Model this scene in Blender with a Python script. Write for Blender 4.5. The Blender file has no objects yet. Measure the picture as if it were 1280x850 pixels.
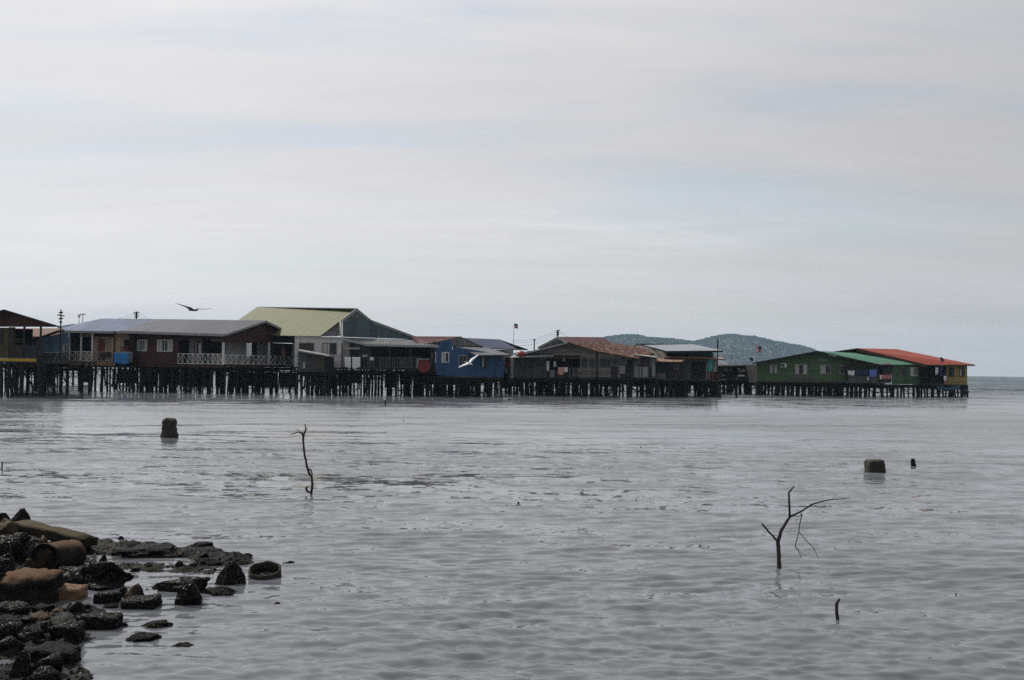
import bpy, bmesh, math, random
import numpy as np
from mathutils import Vector, Matrix, noise as mnoise

random.seed(7)
SC = bpy.context.scene
COL = SC.collection
R = math.radians

# ------------------------------------------------------------------ camera
FPX, CXP, CYP, CAMH = 1300.0, 640.0, 425.0, 2.5
CAM = Vector((0, 0, CAMH))
PITCH, ROLL = math.atan(36 / FPX), 0.014
_r = Vector((1, 0, 0)); _f = Vector((0, math.cos(PITCH), math.sin(PITCH))); _u = Vector((0, -math.sin(PITCH), math.cos(PITCH)))
RV = _r * math.cos(ROLL) + _u * math.sin(ROLL)
UV = -_r * math.sin(ROLL) + _u * math.cos(ROLL)
camd = bpy.data.cameras.new('camera'); cam = bpy.data.objects.new('camera', camd); COL.objects.link(cam)
camd.sensor_width = 36; camd.lens = 36 * FPX / 1280; camd.clip_end = 30000; camd.clip_start = 0.1
M = Matrix.Identity(4)
for i in range(3):
    M[i][0], M[i][1], M[i][2], M[i][3] = RV[i], UV[i], -_f[i], CAM[i]
cam.matrix_world = M
SC.camera = cam

def ray(px, py):
    return _f + RV * ((px - CXP) / FPX) + UV * ((CYP - py) / FPX)
def at(px, py, Y):
    d = ray(px, py); return CAM + d * (Y / d.y)
def on_z(px, py, z=0.0):
    d = ray(px, py); return CAM + d * ((z - CAM.z) / d.z)

# ------------------------------------------------------------------ object helpers
def tag(o, label=None, cat=None, group=None, kind=None):
    if label: o['label'] = label
    if cat: o['category'] = cat
    if group: o['group'] = group
    if kind: o['kind'] = kind
    return o
def empty(name, loc, label, cat, group=None):
    o = bpy.data.objects.new(name, None); COL.objects.link(o); o.location = loc; o.empty_display_size = .3
    return tag(o, label, cat, group)

class MB:
    def __init__(s): s.v = []; s.f = []; s.uv = []
    def poly(s, pts, uvs=None):
        b = len(s.v); s.v += [Vector(p) for p in pts]; s.f.append(list(range(b, b + len(pts))))
        s.uv += list(uvs) if uvs else [(0, 0)] * len(pts)
    def prism(s, bot, top, uvb=None):
        n = len(bot); e1 = (Vector(bot[1]) - Vector(bot[0])).normalized()
        s.poly(list(reversed(bot))); s.poly(top)
        for i in range(n):
            j = (i + 1) % n; s.poly([bot[i], bot[j], top[j], top[i]])
    def obox(s, o, ex, ey, ez):
        """box from corner o with edge vectors; uv = metres on the faces"""
        o, ex, ey, ez = Vector(o), Vector(ex), Vector(ey), Vector(ez)
        def q(p, a, b):
            la, lb = a.length, b.length
            s.poly([p, p + a, p + a + b, p + b], [(0, 0), (la, 0), (la, lb), (0, lb)])
        q(o, ex, ez); q(o + ey + ex, -ex, ez); q(o + ex, ey, ez); q(o + ey, -ey, ez); q(o + ez, ex, ey); q(o + ey, ex, -ey)
    def bar(s, a, b, r=.04, r2=None, n=6):
        a, b = Vector(a), Vector(b); r2 = r if r2 is None else r2
        d = (b - a); L = d.length
        if L < 1e-6: return
        d /= L; x = d.orthogonal().normalized(); y = d.cross(x)
        ra = [a + (x * math.cos(2 * math.pi * i / n) + y * math.sin(2 * math.pi * i / n)) * r for i in range(n)]
        rb = [b + (x * math.cos(2 * math.pi * i / n) + y * math.sin(2 * math.pi * i / n)) * r2 for i in range(n)]
        for i in range(n):
            j = (i + 1) % n
            s.poly([ra[i], ra[j], rb[j], rb[i]], [(i / n * .5, 0), ((i + 1) / n * .5, 0), ((i + 1) / n * .5, L), (i / n * .5, L)])
        s.poly(list(reversed(ra))); s.poly(rb)
    def flatbar(s, a, b, w, t, up=Vector((0, 0, 1))):
        a, b = Vector(a), Vector(b); d = (b - a); side = d.cross(up)
        if side.length < 1e-6: side = d.orthogonal()
        side = side.normalized(); nz = side.cross(d).normalized()
        s.obox(a - side * t / 2 - nz * w / 2, d, side * t, nz * w)
    def build(s, name, mat, parent=None, loc=None, smooth=False, merge=False):
        o3 = Vector(parent_loc(parent)) if parent else (Vector(loc) if loc is not None else Vector((0, 0, 0)))
        me = bpy.data.meshes.new(name)
        me.from_pydata([tuple(v - o3) for v in s.v], [], s.f)
        ul = me.uv_layers.new(name='UVMap'); k = 0
        flat = []
        for f in s.f:
            for idx in f: flat += list(s.uv[idx])
        ul.data.foreach_set('uv', flat)
        bm = bmesh.new(); bm.from_mesh(me)
        if merge or smooth: bmesh.ops.remove_doubles(bm, verts=bm.verts, dist=1e-5)
        if merge or smooth: bmesh.ops.recalc_face_normals(bm, faces=bm.faces)
        bm.to_mesh(me); bm.free()
        if smooth:
            me.polygons.foreach_set('use_smooth', [True] * len(me.polygons))
        me.materials.append(mat)
        o = bpy.data.objects.new(name, me); COL.objects.link(o)
        if parent: o.parent = parent
        else: o.location = o3
        return o
def parent_loc(p):
    l = Vector((0, 0, 0))
    while p: l += p.location; p = p.parent
    return l

# ------------------------------------------------------------------ materials
def new_mat(name):
    m = bpy.data.materials.new(name); m.use_nodes = True
    nt = m.node_tree; b = nt.nodes['Principled BSDF']
    return m, nt, b
def N(nt, t, **kw):
    n = nt.nodes.new(t)
    for k, v in kw.items(): setattr(n, k, v)
    return n
def math_n(nt, op, a, b=None, c=None, clamp=False):
    n = N(nt, 'ShaderNodeMath', operation=op); n.use_clamp = clamp
    for i, x in enumerate((a, b, c)):
        if x is None: continue
        if isinstance(x, (int, float)): n.inputs[i].default_value = x
        else: nt.links.new(x, n.inputs[i])
    return n.outputs[0]
def mixc(nt, fac, a, b, blend='MIX'):
    n = N(nt, 'ShaderNodeMix', data_type='RGBA', blend_type=blend)
    for s, x in ((n.inputs['Factor'], fac), (n.inputs[6], a), (n.inputs[7], b)):
        if isinstance(x, (int, float)): s.default_value = x
        elif isinstance(x, tuple): s.default_value = (*x[:3], 1)
        else: nt.links.new(x, s)
    return n.outputs[2]
def noise_n(nt, vec, scale, detail=4, rough=.6, dist=0.0):
    n = N(nt, 'ShaderNodeTexNoise'); n.inputs['Scale'].default_value = scale; n.inputs['Detail'].default_value = detail
    n.inputs['Roughness'].default_value = rough; n.inputs['Distortion'].default_value = dist
    nt.links.new(vec, n.inputs['Vector']); return n
def ramp(nt, val, stops):
    n = N(nt, 'ShaderNodeValToRGB'); cr = n.color_ramp
    while len(cr.elements) < len(stops): cr.elements.new(.5)
    for e, (p, c) in zip(cr.elements, stops):
        e.position = p; e.color = (*c, 1) if isinstance(c, tuple) else (c, c, c, 1)
    nt.links.new(val, n.inputs[0]); return n.outputs[0]
def mapping(nt, vec, scale=(1, 1, 1), rot=(0, 0, 0)):
    n = N(nt, 'ShaderNodeMapping'); n.inputs['Scale'].default_value = scale; n.inputs['Rotation'].default_value = rot
    nt.links.new(vec, n.inputs['Vector']); return n.outputs[0]

def paint(name, rgb, rough=.65, var=.35, planks=None, pw=.2, dirt=.35, dirtcol=(.05, .045, .04), bump=.3, line=.55, spec=.3):
    m, nt, b = new_mat(name)
    tc = N(nt, 'ShaderNodeTexCoord'); ob = tc.outputs['Object']; uv = tc.outputs['UV']
    n1 = noise_n(nt, ob, .9, 5)
    n2 = noise_n(nt, mapping(nt, ob, (2.2, 2.2, .35)), 1.6, 5, .65)     # drip-like streaks running down
    v = math_n(nt, 'MULTIPLY_ADD', n1.outputs['Fac'], 2 * var, 1 - var)
    col = mixc(nt, 1.0, rgb, v, 'MULTIPLY')
    st = ramp(nt, n2.outputs['Fac'], [(.5, 0.0), (.72, 1.0)])
    col = mixc(nt, math_n(nt, 'MULTIPLY', st, dirt), col, dirtcol)
    h = n1.outputs['Fac']
    if planks:
        sep = N(nt, 'ShaderNodeSeparateXYZ'); nt.links.new(uv, sep.inputs[0])
        c = sep.outputs['Y' if planks == 'h' else 'X']
        s = math_n(nt, 'DIVIDE', c, pw)
        fr = math_n(nt, 'FRACT', s)
        ln = math_n(nt, 'LESS_THAN', fr, .1)
        wn = N(nt, 'ShaderNodeTexWhiteNoise', noise_dimensions='1D'); nt.links.new(math_n(nt, 'FLOOR', s), wn.inputs['W'])
        col = mixc(nt, 1.0, col, math_n(nt, 'MULTIPLY_ADD', wn.outputs['Value'], .35, .8), 'MULTIPLY')
        col = mixc(nt, math_n(nt, 'MULTIPLY', ln, line), col, (.015, .013, .012))
        h = math_n(nt, 'SUBTRACT', fr, math_n(nt, 'MULTIPLY', ln, 1.0))
    bp = N(nt, 'ShaderNodeBump'); bp.inputs['Strength'].default_value = bump; bp.inputs['Distance'].default_value = .02
    nt.links.new(h, bp.inputs['Height'])
    nt.links.new(bp.outputs[0], b.inputs['Normal'])
    nt.links.new(col, b.inputs['Base Color']); b.inputs['Roughness'].default_value = rough
    b.inputs['Specular IOR Level'].default_value = spec
    return m

def roofing(name, rgb, rust=.25, rustcol=(.16, .07, .035), rough=.6, rib=.3, panel=.9, metal=0.0, var=.25, spec=.2):
    m, nt, b = new_mat(name)
    tc = N(nt, 'ShaderNodeTexCoord'); uv = tc.outputs['UV']; ob = tc.outputs['Object']
    sep = N(nt, 'ShaderNodeSeparateXYZ'); nt.links.new(uv, sep.inputs[0])
    u, v = sep.outputs['X'], sep.outputs['Y']
    wn = N(nt, 'ShaderNodeTexWhiteNoise', noise_dimensions='2D')
    cb = N(nt, 'ShaderNodeCombineXYZ'); nt.links.new(math_n(nt, 'FLOOR', math_n(nt, 'DIVIDE', u, panel)), cb.inputs[0])
    nt.links.new(math_n(nt, 'FLOOR', math_n(nt, 'DIVIDE', v, 3.1)), cb.inputs[1]); nt.links.new(cb.outputs[0], wn.inputs['Vector'])
    col = mixc(nt, 1.0, rgb, math_n(nt, 'MULTIPLY_ADD', wn.outputs['Value'], var, 1 - var / 2), 'MULTIPLY')
    n1 = noise_n(nt, mapping(nt, uv, (1.0, .3, 1)), 1.3, 6, .65)
    col = mixc(nt, math_n(nt, 'MULTIPLY', ramp(nt, n1.outputs['Fac'], [(.48, 0.0), (.7, 1.0)]), rust), col, rustcol)
    n3 = noise_n(nt, uv, .5, 3)
    col = mixc(nt, 1.0, col, math_n(nt, 'MULTIPLY_ADD', n3.outputs['Fac'], .5, .75), 'MULTIPLY')
    seam = math_n(nt, 'LESS_THAN', math_n(nt, 'FRACT', math_n(nt, 'DIVIDE', u, panel)), .13)
    col = mixc(nt, math_n(nt, 'MULTIPLY', seam, .5), col, (.03, .03, .03))
    sn = math_n(nt, 'SINE', math_n(nt, 'MULTIPLY', u, 2 * math.pi / rib))
    bp = N(nt, 'ShaderNodeBump'); bp.inputs['Strength'].default_value = .6; bp.inputs['Distance'].default_value = .02
    nt.links.new(sn, bp.inputs['Height']); nt.links.new(bp.outputs[0], b.inputs['Normal'])
    nt.links.new(col, b.inputs['Base Color']); b.inputs['Roughness'].default_value = rough; b.inputs['Metallic'].default_value = metal
    b.inputs['Specular IOR Level'].default_value = spec
    return m

def rockmat(name, c1, c2, top=None, topamt=0.0, rough=.5, scale=3.0, spec=.5, bump=.6, wet=0.0):
    m, nt, b = new_mat(name)
    tc = N(nt, 'ShaderNodeTexCoord'); ob = tc.outputs['Object']
    n1 = noise_n(nt, ob, scale, 8, .65); n2 = noise_n(nt, ob, scale * 7, 5, .6)
    col = mixc(nt, ramp(nt, n1.outputs['Fac'], [(.35, 0.0), (.65, 1.0)]), c1, c2)
    col = mixc(nt, math_n(nt, 'MULTIPLY', ramp(nt, n2.outputs['Fac'], [(.5, 0.0), (.62, 1.0)]), .45), col, tuple(x * .35 for x in c1))
    if top:   # sunlit tops painted in, with moss and wear tint, on what faces up
        ge = N(nt, 'ShaderNodeNewGeometry'); sp = N(nt, 'ShaderNodeSeparateXYZ'); nt.links.new(ge.outputs['Normal'], sp.inputs[0])
        f = ramp(nt, math_n(nt, 'ADD', sp.outputs['Z'], math_n(nt, 'MULTIPLY_ADD', n1.outputs['Fac'], 1.0, -.5)), [(.45, 0.0), (.8, 1.0)])
        col = mixc(nt, math_n(nt, 'MULTIPLY', f, topamt), col, top)
    nt.links.new(col, b.inputs['Base Color'])
    nt.links.new(math_n(nt, 'MULTIPLY_ADD', n2.outputs['Fac'], -2.6 if wet else .5, (rough + 1.3) if wet else rough - .25, clamp=True), b.inputs['Roughness'])
    if wet: nt.links.new(ramp(nt, n2.outputs['Fac'], [(.53, .05), (.64, wet)]), b.inputs['Specular IOR Level'])     # wet film in patches
    else: b.inputs['Specular IOR Level'].default_value = spec
    bp = N(nt, 'ShaderNodeBump'); bp.inputs['Strength'].default_value = bump; bp.inputs['Distance'].default_value = .03
    nt.links.new(math_n(nt, 'ADD', n1.outputs['Fac'], math_n(nt, 'MULTIPLY', n2.outputs['Fac'], .4)), bp.inputs['Height'])
    nt.links.new(bp.outputs[0], b.inputs['Normal'])
    return m

MT = dict(
    piling=paint('piling_wood', (.016, .014, .0125), .8, .5, None, dirt=.4, dirtcol=(.012, .011, .01)),
    beam=paint('beam_wood', (.026, .022, .019), .8, .5),
    deck=paint('deck_boards', (.035, .03, .026), .8, .4, 'v', .18),
    darkwood=paint('dark_plank', (.035, .028, .024), .75, .5, 'v', .25),
    brown=paint('brown_boards', (.074, .027, .02), .6, .4, 'v', .22, line=.4),
    tan=paint('tan_boards', (.3, .19, .1), .7, .5, 'v', .3, line=.6, dirt=.5),
    maroon=paint('maroon_boards', (.055, .022, .02), .6, .4, 'v', .25),
    olive=paint('olive_boards', (.07, .065, .025), .7, .4, 'v', .25),
    navy=paint('navy_boards', (.025, .028, .045), .7, .4, 'v', .2),
    yellow=paint('yellow_paint', (.48, .33, .05), .6, .25),
    mustard=paint('mustard_paint', (.36, .26, .085), .65, .25, 'h', .2, line=.25),
    cream=paint('cream_boards', (.68, .5, .35), .65, .25, 'v', .3, line=.4, dirt=.4),
    greyboard=paint('grey_boards', (.16, .16, .155), .8, .4, 'v', .22, dirt=.5),
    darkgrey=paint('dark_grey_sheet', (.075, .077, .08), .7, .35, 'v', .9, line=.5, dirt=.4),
    beigegrey=paint('weathered_beige', (.3, .285, .255), .8, .3, 'h', .25, line=.35, dirt=.5),
    hplank=paint('weathered_planks', (.2, .188, .175), .8, .45, 'h', .3, line=.8, dirt=.5),
    white=paint('white_boards', (.55, .54, .53), .6, .2, 'h', .22, line=.45, dirt=.3),
    offwhite=paint('off_white_wall', (.42, .41, .39), .65, .2, None, dirt=.35),
    trim=paint('white_trim', (.74, .73, .7), .55, .2, None, dirt=.3),
    greytrim=paint('grey_trim', (.3, .3, .3), .55, .2, None, dirt=.3),
    blue=paint('blue_boards', (.032, .092, .195), .6, .25, 'v', .3, line=.35, dirt=.3),
    dimblue=paint('faded_blue_boards', (.08, .14, .2), .7, .5, 'v', .25, dirt=.6),
    turq=paint('turquoise_paint', (.06, .42, .42), .6, .2, None, dirt=.15),
    darkturq=paint('dark_turquoise', (.03, .1, .1), .7, .3, 'v', .3, dirt=.4),
    teal=paint('teal_gable', (.085, .125, .13), .6, .2, 'v', .8, line=.2, dirt=.1),
    green=paint('green_boards', (.075, .135, .055), .65, .25, 'h', .22, line=.3, dirt=.4),
    green2=paint('blue_green_boards', (.055, .12, .06), .65, .25, 'v', .6, line=.3, dirt=.4),
    pink=paint('pink_door', (.3, .1, .11), .6, .2),
    red=paint('red_paint', (.16, .018, .022), .5, .25, dirt=.2),
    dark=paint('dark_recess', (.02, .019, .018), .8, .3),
    alu=paint('bare_metal', (.35, .36, .37), .4, .2, dirt=.15),
    black=paint('black_paint', (.02, .02, .022), .5, .2, dirt=.1),
    r_grey=roofing('grey_roof', (.048, .055, .077), .15, (.05, .042, .038), var=.45),
    r_blue_grey=roofing('blue_grey_roof', (.07, .095, .175), .1, (.07, .06, .06), var=.4),
    r_green=roofing('pale_green_roof', (0.1006, 0.1122, 0.0348), .2, (0.0774, 0.0774, 0.0426), panel=1.0, var=.12),
    r_verandah=roofing('verandah_roof', (0.0867, 0.0969, 0.0969), .25),
    r_pale=roofing('pale_sheet_roof', (0.2550, 0.2550, 0.2448), .3, (0.1275, 0.0918, 0.0663)),
    r_red=roofing('red_roof', (0.0673, 0.0101, 0.0090), .25, (0.0269, 0.0112, 0.0067), rough=.6),
    r_maroon=roofing('maroon_roof', (0.0571, 0.0106, 0.0114), .3, (0.0267, 0.0114, 0.0076), rough=.65),
    r_rust=roofing('rusty_roof', (0.1272, 0.0561, 0.0337), .6, (0.0598, 0.0224, 0.0112), rough=.7),
    r_tan=roofing('tan_roof', (0.2285, 0.1469, 0.1088), .5, (0.1088, 0.0490, 0.0272), rough=.7),
    r_navy=roofing('navy_roof', (0.0340, 0.0408, 0.0884), .1, (0.0340, 0.0340, 0.0408)),
    r_grey2=roofing('faded_grey_roof', (0.1238, 0.1238, 0.1380), .2, (0.0762, 0.0571, 0.0476)),
    r_metal=roofing('pale_blue_metal_roof', (0.2285, 0.2448, 0.2938), .12, (0.1632, 0.1360, 0.1197), rough=.4),
    r_mint=roofing('mint_roof', (0.0578, 0.1850, 0.1156), .1, (0.0578, 0.1156, 0.0809), var=.12),
    r_orange=roofing('orange_red_roof', (0.2555, 0.0417, 0.0172), .2, (0.1474, 0.0295, 0.0147), var=.15),
    r_dark=roofing('dark_roof', (0.0340, 0.0272, 0.0238), .3, (0.0204, 0.0136, 0.0102), rough=.7),
    cloth_w=paint('white_cloth', (.7, .7, .7), .9, .12, dirt=0),
    cloth_n=paint('navy_cloth', (.03, .04, .12), .9, .2, dirt=0),
    cloth_b=paint('blue_cloth', (.12, .18, .5), .9, .2, dirt=0),
    cloth_p=paint('pink_cloth', (.42, .16, .15), .9, .2, dirt=0),
    cloth_o=paint('peach_cloth', (.5, .3, .24), .9, .2, dirt=0),
    tarp=paint('blue_tarp', (.03, .2, .5), .45, .2, dirt=.1),
    orange=paint('orange_plastic', (.36, .06, .03), .5, .3, dirt=.1),
    boat=paint('teal_boat_paint', (.04, .12, .16), .5, .25, dirt=.25),
    bark=paint('wet_bark', (.03, .024, .02), .6, .5, dirt=.3),
    twig=paint('dry_twig', (.07, .055, .045), .75, .4),
    feather=paint('white_feathers', (.75, .75, .75), .8, .08, dirt=0),
    darkfeather=paint('dark_feathers', (.07, .065, .06), .8, .2, dirt=0),
)
m, nt, b = new_mat('window_glass'); b.inputs['Base Color'].default_value = (.012, .014, .016, 1); b.inputs['Roughness'].default_value = .15; b.inputs['Specular IOR Level'].default_value = .35
MT['glass'] = m
m, nt, b = new_mat('curtain_cloth'); b.inputs['Base Color'].default_value = (.42, .41, .4, 1); b.inputs['Roughness'].default_value = .9
MT['curtain'] = m

# old clay tiles on rusty sheet
def tilemat():
    m, nt, b = new_mat('old_tiles'); tc = N(nt, 'ShaderNodeTexCoord'); uv = tc.outputs['UV']
    n1 = noise_n(nt, uv, .55, 4); n2 = noise_n(nt, mapping(nt, uv, (1.2, .8, 1)), 1.6, 4, .7)
    col = mixc(nt, ramp(nt, n1.outputs['Fac'], [(.4, 0.0), (.6, 1.0)]), (.06, .022, .018), (.09, .042, .03))
    col = mixc(nt, ramp(nt, n2.outputs['Fac'], [(.55, 0.0), (.63, 1.0)]), col, (.27, .19, .125))
    nt.links.new(col, b.inputs['Base Color']); b.inputs['Roughness'].default_value = .85; b.inputs['Specular IOR Level'].default_value = .12
    return m
MT['tiles'] = tilemat()

# ------------------------------------------------------------------ vertical facade plane
class Face:
    def __init__(s, pxa, Ya, pxb, Yb):
        a, b2 = at(pxa, 475, Ya), at(pxb, 475, Yb)
        s.o = Vector((a.x, a.y, 0)); d = Vector((b2.x - a.x, b2.y - a.y, 0)); s.L = d.length; s.e = d.normalized()
        s.n = Vector((s.e.y, -s.e.x, 0))            # towards the viewer
    def hit(s, px, py, off=0.0):
        d = ray(px, py); p0 = s.o + s.n * off
        return CAM + d * ((p0 - CAM).dot(s.n) / d.dot(s.n))
    def uz(s, px, py, off=0.0):
        p = s.hit(px, py, off); return (p - s.o).dot(s.e), p.z
    def w(s, u, z, off=0.0): return s.o + s.e * u + s.n * off + Vector((0, 0, z))
    def rect(s, px0, py0, px1, py1, off=0.0):
        pm = (py0 + py1) / 2; xm = (px0 + px1) / 2
        return s.uz(px0, pm, off)[0], s.uz(px1, pm, off)[0], s.uz(xm, py1, off)[1], s.uz(xm, py0, off)[1]
    def addbox(s, mb, px0, py0, px1, py1, o0, o1):
        u0, u1, z0, z1 = s.rect(px0, py0, px1, py1, o1)
        mb.obox(s.w(u0, z0, o1), s.e * (u1 - u0), -s.n * (o1 - o0), Vector((0, 0, z1 - z0)))
    def box(s, name, mat, par, px0, py0, px1, py1, o0=-.1, o1=0.0):
        mb = MB(); s.addbox(mb, px0, py0, px1, py1, o0, o1); return mb.build(name, MT[mat], par)
    def polywall(s, name, mat, par, pts, th=.1, off=0.0):
        """flat wall with any outline given in pixels, th thick"""
        P = [s.hit(x, y, off) for x, y in pts]; uv = [((p - s.o).dot(s.e), p.z) for p in P]
        Q = [p - s.n * th for p in P]; mb = MB(); n = len(P)
        mb.poly(P, uv); mb.poly(list(reversed(Q)), list(reversed(uv)))
        for i in range(n): mb.poly([P[i], Q[i], Q[(i + 1) % n], P[(i + 1) % n]])
        return mb.build(name, MT[mat], par)
    def window(s, par, px0, py0, px1, py1, off=0.0, frame='trim', curtains=0, mull=1, depth=.05):
        u0, u1, z0, z1 = s.rect(px0, py0, px1, py1, off); fw = .07
        mb = MB(); Z = Vector((0, 0, 1))
        def bx(a, b_, c, d_, o0, o1): mb.obox(s.w(a, c, o1), s.e * (b_ - a), -s.n * (o1 - o0), Z * (d_ - c))
        o0, o1 = off + .002, off + depth
        bx(u0, u1, z0, z0 + fw, o0, o1); bx(u0, u1, z1 - fw, z1, o0, o1)
        bx(u0, u0 + fw, z0 + fw, z1 - fw, o0, o1); bx(u1 - fw, u1, z0 + fw, z1 - fw, o0, o1)
        for k in range(mull):
            c = u0 + (u1 - u0) * (k + 1) / (mull + 1); bx(c - fw * .35, c + fw * .35, z0 + fw, z1 - fw, o0, o1 - .004)
        w = mb.build('window', MT[frame], par)
        mb = MB(); mb.obox(s.w(u0 + fw, z0 + fw, off + .014), s.e * (u1 - u0 - 2 * fw), -s.n * .012, Z * (z1 - z0 - 2 * fw))
        mb.build('pane', MT['glass'], w)
        for k in range(curtains):
            mb = MB(); cw = (u1 - u0 - 2 * fw) * (.34 if curtains == 2 else .5); a = u0 + fw if k == 0 else u1 - fw - cw
            n = 8
            for i in range(n):
                ua, ub = a + cw * i / n, a + cw * (i + 1) / n
                oa, ob_ = off + .024 + .006 * (i % 2), off + .024 + .006 * ((i + 1) % 2)
                mb.poly([s.w(ua, z0 + fw, oa), s.w(ub, z0 + fw, ob_), s.w(ub, z1 - fw, ob_), s.w(ua, z1 - fw, oa)])
            mb.build('curtain', MT['curtain'], w)
        return w
    def posts(s, name, mat, par, pxs, py0, py1, wpx=1.6, o1=0.0, th=.12):
        for x in pxs: s.box(name, mat, par, x - wpx / 2, py0, x + wpx / 2, py1, o1 - th, o1)
    def railing(s, par, px0, px1, py0, py1, off=0.0, mat='trim', cells=6, style='x', gone=0.0, seed=1):
        rnd = random.Random(seed)
        u0, u1, z0, z1 = s.rect(px0, py0, px1, py1, off); mb = MB(); t = .05
        Z = Vector((0, 0, 1))
        for z in (z0, z1 - t): mb.obox(s.w(u0, z, off), s.e * (u1 - u0), -s.n * t, Z * t)
        cw = (u1 - u0) / cells
        for i in range(cells):
            a, b_ = u0 + cw * i, u0 + cw * (i + 1)
            if style == 'x':
                mb.obox(s.w(a, z0 + t, off - .004), s.e * .04, -s.n * .03, Z * (z1 - z0 - 2 * t))
                if rnd.random() >= gone: mb.flatbar(s.w(a + .02, z0 + t, off - .02), s.w(b_, z1 - t, off - .02), .05, .02, s.n)
                if rnd.random() >= gone: mb.flatbar(s.w(a + .02, z1 - t, off - .043), s.w(b_, z0 + t, off - .043), .05, .02, s.n)
            else:
                for k in range(4):
                    if rnd.random() >= gone: mb.obox(s.w(a + cw * k / 4, z0 + t, off - .004), s.e * .05, -s.n * .03, Z * (z1 - z0 - 2 * t))
        return mb.build('railing', MT[mat], par)

def slab(pts, th=.08, flip=False):
    """pts: world polygon (top face); extruded down its normal; uv u along p0->p1, v across"""
    P = [Vector(p) for p in pts]
    n = (P[1] - P[0]).cross(P[-1] - P[0]).normalized()
    if n.z < 0: n = -n
    e = (P[1] - P[0]).normalized(); f = n.cross(e)
    uv = [((p - P[0]).dot(e), (p - P[0]).dot(f)) for p in P]
    Q = [p - n * th for p in P]; mb = MB()
    if (P[1] - P[0]).cross(P[-1] - P[0]).dot(n) < 0: order = list(reversed(range(len(P))))
    else: order = list(range(len(P)))
    mb.poly([P[i] for i in order], [uv[i] for i in order]); mb.poly([Q[i] for i in reversed(order)], [uv[i] for i in reversed(order)])
    for k in range(len(P)):
        i, j = order[k], order[(k + 1) % len(P)]
        mb.poly([P[j], P[i], Q[i], Q[j]])
    return mb
def roof(par, mat, pix, th=.09, name='roof'):
    return slab([at(*p) for p in pix], th).build(name, MT[mat], par)
def strip(par, mat, a, b, w=.16, t=.05, name='fascia'):
    """board along a roof edge, from pixel triple a to b, hung just below it"""
    A, B = at(*a), at(*b); d = (B - A).normalized(); nrm = Vector((d.y, -d.x, 0)).normalized()
    if nrm.y > 0: nrm = -nrm
    mb = MB(); mb.obox(A + nrm * t - Vector((0, 0, w)) + Vector((0, 0, .03)), B - A, -nrm * (t * .9), Vector((0, 0, w)))
    return mb.build(name, MT[mat], par)

# pilings share a few meshes
def piling_mesh(seed):
    rnd = random.Random(seed); mb = MB(); n = 7; rings = 6; P = []
    cx = cy = 0
    for k in range(rings):
        z = k / (rings - 1); r = 1.0 - .12 * z + rnd.uniform(-.06, .06)
        P.append([Vector((cx + r * math.cos(6.2832 * i / n), cy + r * math.sin(6.2832 * i / n), z)) for i in range(n)])
        cx += rnd.uniform(-.35, .35); cy += rnd.uniform(-.35, .35)
    for k in range(rings - 1):
        for i in range(n): mb.poly([P[k][i], P[k][(i + 1) % n], P[k + 1][(i + 1) % n], P[k + 1][i]])
    mb.poly(P[-1]); o = mb.build('piling', MT['piling'], smooth=True); me = o.data; bpy.data.objects.remove(o); return me
PIL = [piling_mesh(i) for i in range(4)]
def piling(par, p, ztop, r=.1, zbot=-.9):
    o = bpy.data.objects.new('piling', random.choice(PIL)); COL.objects.link(o); o.parent = par
    L = parent_loc(par); o.location = (p.x - L.x, p.y - L.y, zbot - L.z); o.scale = (r, r, ztop - zbot)
    o.rotation_euler = (random.gauss(0, .04), random.gauss(0, .04), random.uniform(0, 6))
    return o
def stilts(par, face, u0, u1, ztop, D=9.0, du=1.25, rows=6, r=(.05, .14), braces=3, off=-.15, beam=True, skip=.08):
    du *= .86
    nu = max(2, int(round((u1 - u0) / du)) + 1); front = []
    for k in range(rows):
        v = off - D * k / max(1, rows - 1)
        for i in range(nu):
            if k and random.random() < skip: continue
            u = u0 + (u1 - u0) * i / (nu - 1) + (random.uniform(-.5, .5) if 0 < i < nu - 1 else random.uniform(-.1, .1))
            p = face.w(u, 0, v + random.uniform(-.3, .3) * (1 if k else .2)); piling(par, p, ztop, random.uniform(*r))
            if k == 0: front.append(p)
    if beam:
        for k in range(min(rows, 3)):
            v = off - D * k / max(1, rows - 1) - .13
            mb = MB(); z = ztop - .3 - .12 * (k == 1); mb.obox(face.w(u0 - .15, z, v), face.e * (u1 - u0 + .3), -face.n * .1, Vector((0, 0, .26 + .12 * (k == 1)))); mb.build('beam', MT['beam'], par)
    Z = Vector((0, 0, 1)); Lu = u1 - u0
    for q in range(int(braces * 2.6)):
        w = random.uniform(1.2, min(5, Lu)); a = u0 + random.uniform(0, max(.01, Lu - w)); v = off - D * random.choice((0, .25, .5, .75, 1.0)) + random.uniform(-.2, .2); z = ztop - abs(random.gauss(0, .55)) - .12; z = max(z, .3)
        mb = MB(); mb.flatbar(face.w(a, z, v), face.w(a + w, max(.25, min(ztop - .1, z + random.gauss(0, .12))), v), random.uniform(.08, .28), .05, face.n); mb.build('brace', MT['beam'], par)
    for _ in range(int(braces * 2.4) + 1):
        i = random.randrange(len(front) - 1); a, b_ = front[i], front[min(len(front) - 1, i + random.choice((1, 1, 2)))]
        if random.random() < .5: a, b_ = b_, a
        mb = MB(); mb.flatbar(Vector((a.x, a.y, random.uniform(.1, .5))) + face.n * .16 - face.n * D * (0 if _ < braces else .3), Vector((b_.x, b_.y, ztop - random.uniform(.2, .6))) + face.n * .16 - face.n * D * (0 if _ < braces else .3), random.uniform(.07, .13), .04, face.n); mb.build('brace', MT['beam'], par)
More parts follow.
